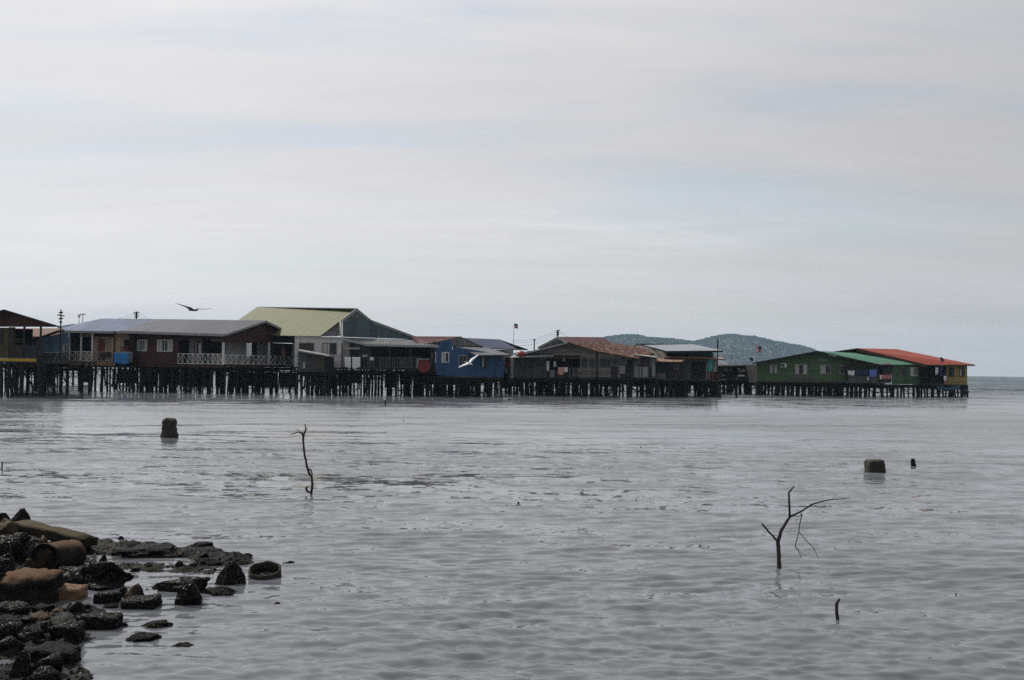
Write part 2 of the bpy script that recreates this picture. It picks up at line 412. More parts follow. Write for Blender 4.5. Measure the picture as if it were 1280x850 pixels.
def deck(par, face, u0, u1, z, D, th=.14, out=.25, mat='deck'):
    mb = MB(); mb.obox(face.w(u0, z - th, out), face.e * (u1 - u0), -face.n * (D + out), Vector((0, 0, th))); return mb.build('deck', MT[mat], par)
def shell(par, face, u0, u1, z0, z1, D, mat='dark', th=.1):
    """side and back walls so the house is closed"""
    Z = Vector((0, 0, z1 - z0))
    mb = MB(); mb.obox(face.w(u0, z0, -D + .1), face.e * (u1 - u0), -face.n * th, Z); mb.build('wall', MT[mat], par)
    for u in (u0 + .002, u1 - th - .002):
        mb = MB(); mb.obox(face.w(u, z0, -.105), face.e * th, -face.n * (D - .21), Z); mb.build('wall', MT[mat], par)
def house(name, face, label, cat='house', group='stilt houses of the water village'):
    c = face.w(face.L / 2, 0, -3); return empty(name, (c.x, c.y, 0), label, cat, group)

def cloth(name, mat, label, px0, py0, px1, py1, Y, cat='laundry', group='laundry hung out at the houses', sag=.05, ragged=.06, seed=0):
    rnd = random.Random(seed + int(px0 * 7)); nx, ny = 10, 8; g = []
    for j in range(ny + 1):
        row = []
        for i in range(nx + 1):
            u, v = i / nx, j / ny
            p = at(px0 + (px1 - px0) * u, py0 + (py1 - py0) * v * (1 + ragged * math.sin(5 * u + px0)), Y)
            p.y += sag * math.sin(u * 9 + px0) * (.4 + v); p.z -= .04 * math.sin(math.pi * u)
            row.append(p)
        g.append(row)
    mb = MB()
    for j in range(ny):
        for i in range(nx): mb.poly([g[j][i], g[j + 1][i], g[j + 1][i + 1], g[j][i + 1]])
    c = at((px0 + px1) / 2, py0, Y); o = mb.build(name, MT[mat], None, c, smooth=True)
    s = o.modifiers.new('thickness', 'SOLIDIFY'); s.thickness = .012
    return tag(o, label, cat, group)
def tube(mb, pix, r, Y=None, n=7):
    """tapered tube through pixel points (px,py,Y) radius list"""
    P = [at(p[0], p[1], p[2] if len(p) > 2 else Y) for p in pix]; rings = []
    for k, p in enumerate(P):
        d = (P[min(k + 1, len(P) - 1)] - P[max(k - 1, 0)]).normalized(); x = d.cross(Vector((0, 1, 0))).normalized(); y = d.cross(x)
        rings.append([p + (x * math.cos(6.2832 * i / n) + y * math.sin(6.2832 * i / n)) * r[k] for i in range(n)])
    for k in range(len(P) - 1):
        for i in range(n): mb.poly([rings[k][i], rings[k][(i + 1) % n], rings[k + 1][(i + 1) % n], rings[k + 1][i]])
    mb.poly(list(reversed(rings[0]))); mb.poly(rings[-1])

# ================================================================== THE VILLAGE ON STILTS
def rail_bar(par, face, px0, px1, py, off=0.0, mat='beam', name='rail', t=1.2):
    return face.box(name, mat, par, px0, py - t / 2, px1, py + t / 2, off - .06, off)

# ---- 1 dark house at the left edge -------------------------------------------------
F = Face(-75, 76, 52, 76)
h = house('stilt_house', F, 'dark olive house with yellow deck edge at the far left edge')
zf = F.uz(25, 451)[1]
uL, uR = 0, F.L
deck(h, F, uL, uR, zf - .02, 10, out=.02)
F.box('deck_edge', 'yellow', h, -75, 447.6, 45, 451.2, .02, .07)
F.box('wall', 'olive', h, -75, 409, 10.5, 447, -.1, 0)
F.box('wall', 'darkwood', h, 10.6, 431.5, 29, 447, -.1, 0)
F.box('wall', 'darkwood', h, 10.6, 409, 18.5, 431.4, -.1, 0)
F.window(h, -4, 414.5, 3, 430, frame='darkwood')
F.box('post', 'darkwood', h, 28.6, 408, 30.6, 447, -.12, .0)
F.box('post', 'darkwood', h, 49.3, 408, 51.2, 447, -.12, .0)
F.box('balustrade', 'navy', h, 30.7, 431.6, 52, 447.2, -.1, -.02)
for y in (424.4, 427.4): F.box('slat', 'olive', h, 18.6, y - .5, 28.5, y + .5, -.06, -.02)
F.polywall('gable', 'brown', h, [(-68, 408.3), (75, 408.6), (5, 388.2)], off=.05, th=.1)
roof(h, 'r_dark', [(5, 386.6, 75), (75.5, 408, 75), (75.5, 408.5, 87), (16, 390.5, 87)])
roof(h, 'r_dark', [(-75, 411, 75), (4.9, 386.6, 75), (15.9, 390.5, 87), (-60, 412, 87)])
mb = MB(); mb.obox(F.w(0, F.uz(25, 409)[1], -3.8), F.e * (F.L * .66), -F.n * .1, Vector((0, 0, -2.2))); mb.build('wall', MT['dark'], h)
stilts(h, F, uL + 3.2, uR - .1, zf - .15, 9, 1.15, 5, (.04, .115), 3)
for px in (3, 9.5, 17.5, 26.5, 49.8):
    p = F.hit(px, 480, .02); piling(h, p, zf - .1, .13)

# ---- 2 rusty roof behind
F = Face(14, 112, 84, 112)
h = house('stilt_house', F, 'house with faded rusty tin roof seen through the dark porch at left')
roof(h, 'r_rust', [(12, 420.5, 110), (86, 420.5, 110), (82, 410.3, 116), (16, 410.3, 116)])
F.box('wall', 'olive', h, 14, 420.5, 84, 450, -.1, 0)
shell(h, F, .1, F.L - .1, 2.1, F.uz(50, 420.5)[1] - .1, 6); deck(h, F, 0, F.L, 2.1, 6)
stilts(h, F, 0, F.L, 2.0, 6, 1.4, 3, braces=2)

# ---- 3 faded blue shed
F = Face(44, 89, 86, 91)
h = house('stilt_shed', F, 'faded blue shed with sloping dark roof beside the cream house', 'shed')
zf = F.uz(65, 458)[1]
F.polywall('wall', 'dimblue', h, [(46, 424), (85.5, 414.5), (85.5, 441), (46, 441)])
F.polywall('wall', 'darkgrey', h, [(46, 441.2), (85.5, 441.2), (85.5, 459), (46, 459)])
roof(h, 'r_dark', [(28, 428.5, 87.5), (73, 412.5, 87.5), (86, 410, 97), (44, 424, 97)], .14)
F.window(h, 77.5, 430.5, 83.5, 440, frame='greytrim', curtains=1)
deck(h, F, -.3, F.L, zf, 8)
rail_bar(h, F, 55, 75, 440.6, .5, 'greytrim'); rail_bar(h, F, 73, 86, 459.6, .3, 'greytrim')
F.posts('post', 'beam', h, (56.5,), 441, 459, 1.2, .5)
shell(h, F, .1, F.L - .1, zf, F.uz(50, 424)[1], 7)
stilts(h, F, 0, F.L, zf - .12, 8, 1.1, 6, braces=4)
mb = MB()
for k in (0, 1): mb.bar(F.w(1.1 + .45 * k, zf, .42), F.w(1.9 + .45 * k, zf + 1.35, .05), .03)
for k in range(5): mb.bar(F.w(1.1 + .8 * k / 5 + .1, zf + 1.35 * k / 5 + .15, .4 - .07 * k), F.w(1.55 + .8 * k / 5 + .1, zf + 1.35 * k / 5 + .15, .4 - .07 * k), .022)
tag(mb.build('ladder', MT['greytrim'], None, F.w(1.3, zf, .4)), 'grey wooden ladder leaning on the faded blue shed', 'ladder')

# ---- 4 cream house with blue-grey roof
F = Face(84, 92.5, 167, 92)
h = house('stilt_house', F, 'cream house with blue grey hip roof, pink door and white lattice porch')
zf = F.uz(125, 451.5)[1]; ze = F.uz(125, 414)[1]
deck(h, F, 0, F.L, zf, 12, out=.1)
F.polywall('apron', 'tan', h, [(86.5, 451.5), (144, 452.2), (144, 457), (86.5, 456.5)], off=.16, th=.05)
RF = -1.3
def bx(name, mat, a, b_, c, d, o=RF, t=.1): return F.box(name, mat, h, a, b_, c, d, o - t, o)
bx('wall', 'cream', 86.3, 413, 167, 452.5)
bx('wall_panel', 'maroon', 90, 414, 101.4, 420, RF + .06, .05); bx('wall_panel', 'maroon', 117, 414, 142, 421, RF + .06, .05)
F.window(h, 88.8, 421.2, 100.3, 438.6, RF + .003, frame='navy', mull=2); F.window(h, 101.6, 421.2, 114.4, 438.6, RF + .003, frame='navy', mull=2)
dr = bx('door', 'pink', 122.4, 424, 131, 451, RF + .05, .045)
mb = MB(); F.addbox(mb, 129.6, 437.5, 130.3, 438.7, RF + .055, RF + .1); mb.build('handle', MT['alu'], dr)
F.window(h, 155, 424.5, 163.5, 438, RF + .003, frame='dark')
F.posts('post', 'trim', h, (86.6, 100.9, 114.9), 413.5, 450.5, 1.4, 0)
F.posts('post', 'brown', h, (142.6,), 414, 452, 1.7, 0)
F.railing(h, 86.5, 115, 439, 450.8, -.02, 'trim', 4, 'x', 0, 3)
F.railing(h, 115.2, 143, 439.5, 451.2, -.02, 'greytrim', 5, 'x', .3, 5)
F.railing(h, 143.2, 166, 440, 452, -.02, 'greytrim', 4, 'v', .2, 5)
F.box('deck_edge', 'beam', h, 86.4, 457.2, 167, 459.2, .0, .14)
roof(h, 'r_blue_grey', [(72, 413.2, 91.8), (172, 414.6, 92.6), (205, 398.9, 99.8), (128, 398.0, 98.5)])
roof(h, 'r_blue_grey', [(72, 413.2, 91.8), (128, 398.0, 98.5), (98, 404, 106)])
roof(h, 'r_blue_grey', [(128, 398, 98.5), (205, 398.9, 99.8), (210, 409, 106), (98, 409, 106)])
strip(h, 'greytrim', (72, 413.4, 91.75), (172, 414.8, 92.5), .2)
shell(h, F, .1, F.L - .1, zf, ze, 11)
stilts(h, F, 0, F.L, zf - .12, 13, 1.1, 6, braces=5)
# things on that porch
for k, x in enumerate((126.3, 132.5)):
    pass
F2 = F
mb = MB(); F.addbox(mb, 126, 440.4, 132, 448.3, .03, .06); tag(mb.build('dark_mat', MT['black'], None, F.hit(129, 444, .04)), 'dark square mat hung on lattice railing, left one of the pair by the pink door', 'mat', 'dark mats hung on the railing')
mb = MB(); F.addbox(mb, 132.8, 440.0, 139, 447.2, .03, .06); tag(mb.build('dark_mat', MT['black'], None, F.hit(136, 444, .04)), 'dark square mat hung on lattice railing, right one nearer the blue tarp', 'mat', 'dark mats hung on the railing')
cloth('tarpaulin', 'tarp', 'bright blue tarpaulin hung over the railing of the cream house', 142.8, 440.5, 161, 454.5, 91.6, 'tarpaulin', None, .06)
mb = MB()
F.addbox(mb, 150, 436.6, 159.6, 438.4, -.5, -.1); F.addbox(mb, 157.8, 432.6, 159.8, 438.4, -.5, -.1)
F.addbox(mb, 151, 438.5, 151.9, 449.5, -.2, -.12); F.addbox(mb, 158.3, 438.5, 159.2, 449.5, -.2, -.12); F.addbox(mb, 149.0, 433.8, 157, 435.2, -.5, -.42)
tag(mb.build('bench', MT['red'], None, F.hit(155, 440, -.3)), 'red bench standing on the cream house porch above the blue tarp', 'bench')

# ---- 5 brown house with grey roof
FL = Face(160, 93, 280, 90.5); FR = Face(280, 90.5, 371, 98.5)
h = house('stilt_house', FL, 'dark brown house with grey roof and white lattice balcony railings')
zf = FL.uz(280, 456)[1]; ze = FL.uz(280, 417)[1]
A, C_, B = FL.w(0, 0), FL.w(FL.L, 0), FR.w(FR.L, 0); Dp = A + (B - C_)
def polyslab(par, P, z, th, name, mat):
    mb = MB(); mb.prism([p + Vector((0, 0, z - th)) for p in P], [p + Vector((0, 0, z)) for p in P]); return mb.build(name, MT[mat], par)
polyslab(h, [A, C_, B, Dp], zf, .16, 'deck', 'deck')
FL.box('wall', 'brown', h, 162, 415.5, 222, 456.5, -.1, 0)
FL.box('wall', 'brown', h, 222.1, 416.5, 279.8, 423.5, -.1, 0)
FL.window(h, 171.5, 424.5, 184, 439, 0, 'trim', 2); FL.window(h, 196.5, 424.5, 216, 439.5, 0, 'trim', 2, 3)
FL.box('wall', 'offwhite', h, 222.2, 423.6, 280.5, 456, -1.5, -1.4)
FL.box('doorway', 'dark', h, 224.5, 425, 236, 455.5, -1.39, -1.35)
FL.window(h, 243, 426, 251, 442, -1.395, 'brown', 1); FL.window(h, 263, 426.5, 277, 442, -1.395, 'brown', 0, 2)
FL.box('deck_edge', 'maroon', h, 160, 456.3, 280, 459, -.02, .05)
FR.box('deck_edge', 'maroon', h, 280, 456, 371, 459, -.02, .05)
FL.railing(h, 222, 278.6, 442, 455, -.01, 'trim', 9, 'x', .08, 2)
FR.railing(h, 281.5, 337, 444, 455.3, -.01, 'trim', 8, 'x', .12, 8)
FR.railing(h, 338.5, 367, 445, 455.5, -.01, 'trim', 5, 'x', .15, 9)
FR.posts('post', 'trim', h, (279.8, 336.8, 367.5), 428, 456, 1.9, .02)
FR.polywall('gable', 'brown', h, [(280.5, 418.5), (331, 402.6), (371, 421.5), (371, 429), (280.5, 427.5)], off=0, th=.1)
FR.box('wall', 'offwhite', h, 282, 428, 371, 456, -1.5, -1.4)
FR.box('doorway', 'dark', h, 314, 428.5, 321, 455, -1.39, -1.35)
FR.box('wall_panel', 'darkgrey', h, 338, 430, 351, 455, -1.39, -1.36); FR.box('doorway', 'dark', h, 356, 430, 366, 455, -1.39, -1.35)
cloth('door_curtain', 'cloth_w', 'white curtain blowing in the balcony doorway of the brown house', 308, 428.5, 314.5, 446, 91.9, 'curtain', None)
cloth('door_curtain', 'cloth_w', 'narrow white curtain tied up on the long balcony side of the brown house', 248.5, 428.5, 251.3, 443, 91.6, 'curtain', None)
cloth('laundry', 'cloth_p', 'faded pink cloth on the right end of the brown house balcony', 352, 436, 356.5, 446, 97.2, 'laundry')
roof(h, 'r_grey', [(150, 413.6, 91.8), (281.2, 417.6, 89.6), (332, 400.6, 94), (199, 398.8, 98.8)])
roof(h, 'r_grey', [(332, 400.6, 94), (374, 421.2, 98.2), (262, 420, 106), (199, 398.8, 98.8)])
strip(h, 'greytrim', (150, 413.8, 91.75), (281, 417.8, 89.55), .22)
strip(h, 'greytrim', (281.4, 417.8, 89.6), (332, 400.8, 94), .2); strip(h, 'greytrim', (332, 400.8, 94), (374, 421.4, 98.2), .2)
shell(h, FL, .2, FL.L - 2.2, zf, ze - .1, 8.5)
stilts(h, FL, 0, FL.L, zf - .15, 8, 1.05, 5, braces=5)
stilts(h, FR, .5, FR.L, zf - .15, 4, 1.05, 3, braces=3)

# ---- 6 green-roofed house
F = Face(366, 92, 543, 91); FG = Face(427, 92.2, 518, 99)
h = house('stilt_house', F, 'large house with pale green roof, dark teal gable and dark verandah')
zf = F.uz(440, 460)[1]; ux = lambda px: F.uz(px, 445)[0]
deck(h, F, 0, F.L, zf, 12, out=.3)
F.box('wall', 'white', h, 368, 420.8, 426.5, 459.5, -.1, 0)
F.window(h, 374, 428.5, 392.5, 440.5, 0, 'greyboard', 0, 3); F.window(h, 403, 428.5, 421, 443, 0, 'greyboard', 1, 2)
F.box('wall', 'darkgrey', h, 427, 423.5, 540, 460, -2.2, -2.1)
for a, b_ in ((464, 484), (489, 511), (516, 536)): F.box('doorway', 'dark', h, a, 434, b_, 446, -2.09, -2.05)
F.box('wall', 'offwhite', h, 427.5, 423.5, 437, 459, -1.0, -.9)
F.posts('post', 'darkgrey', h, (461, 487.5, 513, 538.5), 430, 460, 2.0, -.02)
F.box('header', 'darkwood', h, 459, 429.8, 541, 433, -.14, -.03)
F.railing(h, 452, 523, 446.5, 459.5, -.02, 'greyboard', 12, 'v', .3, 4)
F.box('wall_panel', 'darkwood', h, 452, 450, 523, 459.5, -.3, -.25)
F.box('deck_edge', 'beam', h, 366, 459.8, 541, 462, .2, .33)
F.box('awning', 'greytrim', h, 431.5, 434.2, 449.5, 436.6, -.3, .5)
roof(h, 'r_verandah', [(459, 430.2, 90.2), (549, 432.2, 90.0), (519, 424.4, 93.6), (427, 421.6, 92.4)])
strip(h, 'greytrim', (370, 420.3, 91.6), (427, 422.8, 91.2), .18); strip(h, 'greytrim', (427, 422.8, 91.2), (459, 430.2, 90.15), .18); strip(h, 'greytrim', (459, 430.4, 90.15), (549, 432.4, 89.95), .18)
# main roof
roof(h, 'r_green', [(322, 383.4, 103), (445.5, 385.2, 94.5), (400, 420.2, 91.6), (272, 418, 99.5)])
roof(h, 'r_grey2', [(422.6, 402.4, 93.3), (422.6, 420, 92.6), (400.5, 420.1, 91.7)], .05)
FS = Face(422.6, 93.2, 427.9, 91.5)
FS.polywall('gable_end_strip', 'trim', h, [(422.7, 402.6), (427.8, 399.6), (427.8, 420.9), (422.7, 419.6)], th=.06)
FG.polywall('gable', 'teal', h, [(427.4, 400.2), (445.2, 386.8), (463.4, 401), (516, 420.6), (518, 424), (427.4, 421)], off=0, th=.12)
FG.box('vent', 'greyboard', h, 440, 393, 449.5, 397.5, .002, .06)
roof(h, 'r_verandah', [(445.5, 385.2, 93.6), (463.6, 400, 95), (345, 398, 104), (322, 383.4, 103)])
roof(h, 'r_verandah', [(463.6, 400, 95), (519, 420.5, 99), (420, 418, 108), (345, 398, 104)])
strip(h, 'greytrim', (427.2, 399.6, 92), (445.5, 385.4, 93.4), .3); strip(h, 'greytrim', (445.5, 385.4, 93.4), (463.6, 400.2, 94.8), .25); strip(h, 'greytrim', (463.6, 400.2, 94.8), (519, 420.8, 98.9), .22)
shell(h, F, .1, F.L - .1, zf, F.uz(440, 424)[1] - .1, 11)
stilts(h, F, .1, F.L, zf - .15, 11, 1.15, 6, braces=9)
cloth('laundry', 'cloth_w', 'white sheet hung at the left end of the dark verandah', 431, 446.2, 438.6, 459.5, 90.6)
cloth('laundry', 'cloth_w', 'wider white sheet hung beside it on the dark verandah', 440.2, 446, 450.3, 460, 90.6)
cloth('laundry', 'cloth_w', 'small white towel on the rail in the middle of the dark verandah', 462.5, 446.2, 467.2, 450, 90.5)
cloth('laundry', 'offwhite', 'crumpled pale cloth drying high beside the awning of the green roofed house', 452.5, 442.8, 459.5, 446, 91.5)
# red drum on its side with a pale cover
c = at(530.5, 457.3, 90.2); mb = MB(); n = 20; r = .54
for a, b_ in ((0, .12),):
    pass
for i in range(n):
    t0, t1 = 6.2832 * i / n, 6.2832 * (i + 1) / n
    def q(t, rr, y): return c + Vector((rr * math.cos(t), y, rr * math.sin(t)))
    mb.poly([q(t0, r * .9, -.42), q(t1, r * .9, -.42), c + Vector((0, -.4, 0))])
    mb.poly([q(t0, r, -.45), q(t1, r, -.45), q(t1, r * .9, -.42), q(t0, r * .9, -.42)])
    mb.poly([q(t0, r, -.45), q(t1, r, -.45), q(t1, r, .45), q(t0, r, .45)])
    mb.poly([q(t0, r, .45), q(t1, r, .45), c + Vector((0, .45, 0))])
tag(mb.build('drum', MT['red'], None, c - Vector((0, 0, r))), 'red round drum lying on its side at the verandah corner by the blue house', 'drum')
mb = MB(); F.addbox(mb, 521, 448, 536, 450.2, -.2, .1); F.addbox(mb, 520.6, 450.3, 523.4, 463, -.2, .1)
tag(mb.build('drum_stand', MT['greytrim'], None, F.hit(528, 463, 0)), 'pale metal stand around the red drum', 'stand')

# ---- 7 small lean-to in front of the green house
F = Face(371, 89, 406, 88.6)
h = house('stilt_shed', F, 'small dark lean-to with pale sloping roof below the white wall', 'shed')
zf = F.uz(388, 463)[1]
F.polywall('wall', 'darkgrey', h, [(372.5, 440), (405, 444.8), (405, 463.5), (372.5, 463)])
F.window(h, 378, 452, 386, 461, 0, 'greyboard', 1); F.box('wall_panel', 'olive', h, 395, 448, 403, 462, .002, .03)
roof(h, 'r_pale', [(371.5, 437.8, 88.2), (411, 444.8, 87.8), (414, 443.4, 91), (376, 436.6, 91)], .07)
deck(h, F, -.1, F.L, zf, 3); shell(h, F, .1, F.L - .1, zf, zf + 1.2, 2.6)
stilts(h, F, 0, F.L, zf - .12, 3, 1.0, 4, braces=3)

# ---- 8 blue house
F = Face(536, 91.5, 630, 94)
h = house('stilt_house', F, 'bright blue house with red front roof and grey lean-to roof')
zf = F.uz(585, 471)[1]
F.polywall('wall', 'blue', h, [(538.5, 429), (565, 424.3), (566, 470), (538.5, 468.2)])
F.polywall('wall', 'blue', h, [(566.1, 432.5), (575, 434.5), (629, 443.5), (629.3, 472.3), (566.1, 470.1)], off=-.002)
F.polywall('gable', 'greyboard', h, [(565.2, 424.2), (575, 421.8), (603, 433), (573, 432.6), (565.2, 431.8)], off=-.5)
roof(h, 'r_red', [(515, 420.3, 93), (575.5, 420.6, 96), (541, 428.6, 90.8), (522, 431, 90.8)])
roof(h, 'r_red', [(575.5, 420.6, 96), (604, 433.2, 96), (560, 432, 104), (515, 420.3, 103)])
roof(h, 'r_grey2', [(571, 433.2, 94.5), (610, 434.6, 96.5), (638, 443.4, 93.2), (596, 443.8, 91.4)])
strip(h, 'maroon', (541, 428.8, 90.7), (575.5, 420.8, 95.9), .16)
F.window(h, 540.2, 440, 545, 452.8, 0, 'trim', 1, 0); F.window(h, 552, 440, 561.2, 453.3, 0, 'trim', 1)
F.window(h, 573, 444, 583.8, 457.3, 0, 'greytrim', 0); F.window(h, 601.4, 445, 608, 460, 0, 'dark', 1, 0)
deck(h, F, 0, F.L, zf, 9, out=.05); shell(h, F, .1, F.L - .1, zf, F.uz(600, 444)[1] - .1, 8.5)
stilts(h, F, .1, F.L - .1, zf - .12, 8.5, 1.0, 6, (.08, .12), braces=6)

# ---- 9 navy roof house behind
F = Face(574, 104, 640, 106)
h = house('stilt_house', F, 'house with navy blue roof behind the bright blue house')
roof(h, 'r_navy', [(576, 422.2, 105), (624.5, 424.2, 108), (647, 436.6, 103.5), (600, 434.5, 102)])
roof(h, 'r_navy', [(624.5, 424.2, 108), (660, 436.8, 112), (610, 435, 112), (576, 422.2, 110)])
F.box('wall', 'offwhite', h, 600, 437, 641, 462, -.1, 0)
F.window(h, 631.5, 447, 637, 456, 0, 'red', 0, 0)
deck(h, F, 0, F.L, 2.1, 8); shell(h, F, .1, F.L - .1, 2.1, F.uz(620, 437)[1], 8)
stilts(h, F, .1, F.L, 2.0, 7, 1.3, 5, braces=3)
cloth('laundry', 'red', 'red cloth hung in the gap right of the bright blue house', 631, 453, 638.5, 458, 103.4)

# ---- 10 grey house with old tiles
F = Face(641, 98, 791, 99)
h = house('stilt_house', F, 'weathered grey gabled house with patchy red brown tile roof')
zf = F.uz(715, 472)[1]
deck(h, F, 0, F.L, zf, 10, out=.2)
F.polywall('gable', 'beigegrey', h, [(655, 443.8), (709, 428.8), (746, 439.5), (790, 446.8), (790, 449), (655, 447.2)], off=.02)
F.box('wall', 'darkgrey', h, 642, 446.5, 684, 472, -.1, 0)
F.window(h, 649.3, 448.5, 656.5, 457.5, 0, 'darkwood', 0, 0); F.window(h, 672, 448.5, 676.6, 457.5, 0, 'darkwood', 0, 0)
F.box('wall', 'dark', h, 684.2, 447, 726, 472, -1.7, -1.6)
F.box('wall', 'hplank', h, 725, 446.5, 746, 472, -.1, 0); F.box('post', 'darkwood', h, 745.2, 440, 747.2, 474, -.05, .06)
F.window(h, 727.5, 446.8, 734, 459.5, 0, 'greyboard', 0, 2); F.window(h, 736.5, 447.5, 743.5, 459.5, 0, 'greyboard', 0, 2)
F.box('wall', 'hplank', h, 747.3, 444, 776, 472, -.1, 0)
F.window(h, 750.2, 447, 763.5, 459.6, 0, 'greyboard', 0, 2); F.window(h, 765, 448, 770.5, 457, 0, 'greyboard', 0, 0)
F.box('wall_panel', 'darkwood', h, 764, 458, 772, 471.5, .003, .05)
F.box('wall', 'darkwood', h, 776.2, 446.8, 791, 472, -.1, 0)
F.box('wall_panel', 'greytrim', h, 774.8, 457, 781.3, 467, .003, .06); F.box('wall_panel', 'greyboard', h, 775, 447.5, 783, 456.3, .003, .05); F.box('doorway', 'dark', h, 785.5, 450, 790.5, 466, .003, .03)
dr = F.box('door', 'greytrim', h, 687, 462.5, 693.5, 471.5, -.3, -.25)
F.box('post', 'darkwood', h, 683.6, 446.6, 685.2, 472, -.1, .02); F.box('post', 'darkwood', h, 709.5, 446.6, 710.8, 472, -.1, .02)
F.railing(h, 711, 725, 459.5, 471.5, -.02, 'hplank', 4, 'v', .3, 6)
F.box('wall_panel', 'darkgrey', h, 695, 465, 724, 472, -.5, -.45)
roof(h, 'tiles', [(709, 427.6, 97.0), (747, 439, 97.4), (797, 448.0, 97.8), (823, 439.2, 106), (770, 428.6, 107)], .1)
roof(h, 'r_grey2', [(644, 444.4, 97.2), (709, 427.6, 97), (770, 428.6, 107), (700, 441, 107)], .1)
strip(h, 'greytrim', (650, 442.8, 97.1), (709, 427.9, 96.9), .15)
roof(h, 'r_pale', [(636.5, 446.8, 96.6), (692, 445, 96.8), (690, 441.5, 98.2), (642, 443.8, 98)], .06)
roof(h, 'r_maroon', [(692, 446.6, 96.9), (726, 446.5, 97.1), (726, 444, 98.2), (692, 444, 98.2)], .05)
shell(h, F, .1, F.L - .1, zf, F.uz(640, 446)[1], 9)
stilts(h, F, .1, F.L - .1, zf - .12, 9.5, .95, 6, (.08, .13), braces=11)
cloth('laundry', 'cloth_w', 'long white cloth hung on the porch post of the weathered grey house', 683.2, 451, 686.6, 463, 97.6)
cloth('laundry', 'cloth_w', 'short white cloth hung above the pale porch door of the grey house', 692, 451, 695, 458.5, 98)
cloth('laundry', 'cloth_o', 'peach towel drying on the porch line of the grey house', 697.5, 458.6, 705, 468, 97.3)
cloth('laundry', 'cloth_w', 'white towel drying right of the peach towel', 705.4, 458.8, 709.4, 465, 97.3)
cloth('laundry', 'offwhite', 'dull pale bundle of cloth under the porch roof of the grey house', 703, 446.8, 706.5, 451, 97.6)
mb = MB(); c = at(724.5, 462.6, 98.0)
for (ra, za), (rb, zb_) in (((.12, -.1), (.24, .1)), ((.24, .1), (.22, .1)), ((.22, .1), (.1, -.08))):
    for i in range(14):
        t0, t1 = 6.2832 * i / 14, 6.2832 * (i + 1) / 14; q = lambda t, r, z: c + Vector((r * math.cos(t), r * math.sin(t), z))
        mb.poly([q(t0, ra, za), q(t1, ra, za), q(t1, rb, zb_), q(t0, rb, zb_)])
tag(mb.build('basin', MT['greytrim'], None, c), 'pale round basin on the porch railing of the weathered grey house', 'basin')
# orange tarp heap on the roof end
c = at(651.5, 441.8, 97); mb = MB()
o = None
bm = bmesh.new(); bmesh.ops.create_icosphere(bm, subdivisions=3, radius=1)
for v in bm.verts:
    k = 1 + .35 * mnoise.noise(v.co * 2.2); v.co = Vector((v.co.x * .38 * k, v.co.y * .3 * k, v.co.z * .24 * k))
me = bpy.data.meshes.new('tarp_bundle'); bm.to_mesh(me); bm.free(); me.materials.append(MT['orange'])
o = bpy.data.objects.new('tarp_bundle', me); COL.objects.link(o); o.location = c; tag(o, 'crumpled orange plastic bundle on the left eave of the weathered grey house', 'bundle')

# ---- maroon roof house behind
F = Face(676, 110, 765, 112)
h = house('stilt_house', F, 'house with maroon roof and grey gable behind the weathered grey house')
roof(h, 'r_maroon', [(697, 420.9, 110), (754, 421.5, 116), (767, 429.6, 112), (711, 428.2, 107)])
roof(h, 'r_grey2', [(697, 420.9, 110), (754, 421.5, 116), (735, 434, 121), (672, 434, 114)], .08)
F.polywall('gable', 'greyboard', h, [(674, 434.6), (697, 422), (710.5, 428.6), (710.5, 445), (674, 445)], off=.8)
strip(h, 'greytrim', (697, 421, 107.9), (711, 428.4, 106.8), .25); strip(h, 'greytrim', (672, 434.2, 108.6), (697, 421, 107.9), .2)
F.box('wall', 'greyboard', h, 676, 440, 765, 470, -.1, 0)
deck(h, F, 0, F.L, 2.1, 6); shell(h, F, .1, F.L - .1, 2.1, F.uz(700, 436)[1] - .2, 6)
stilts(h, F, .1, F.L, 2.0, 6, 1.3, 4, braces=3)

# ---- 11 board shack with pale awning
F = Face(790, 99.5, 820, 100)
h = house('stilt_shed', F, 'grey board shack with pale sheet awning right of the tiled roof', 'shed')
zf = F.uz(805, 472)[1]
F.box('wall', 'greyboard', h, 791, 446.8, 819.5, 472, -.1, 0)
for a, b_ in ((793, 797), (799.5, 801), (803.5, 809.5)): F.box('wall_panel', 'greytrim', h, a, 458.5, b_, 471.4, .003, .04)
F.box('wall_panel', 'greytrim', h, 815, 449, 818.6, 470, .003, .04); F.box('doorway', 'dark', h, 811, 459, 814.6, 471.4, .003, .03)
F.window(h, 800.5, 448, 811, 454, 0, 'darkwood', 0, 2); F.box('wall_panel', 'maroon', h, 798, 455, 812, 458, .003, .05)
roof(h, 'r_pale', [(788, 442.8, 99.2), (823.8, 447.0, 98.8), (818, 444.6, 102), (786, 441.8, 102)], .07)
deck(h, F, -.1, F.L, zf, 5); shell(h, F, .1, F.L - .1, zf, F.uz(805, 448)[1], 4.5)
stilts(h, F, 0, F.L, zf - .1, 5, .95, 5, braces=4)

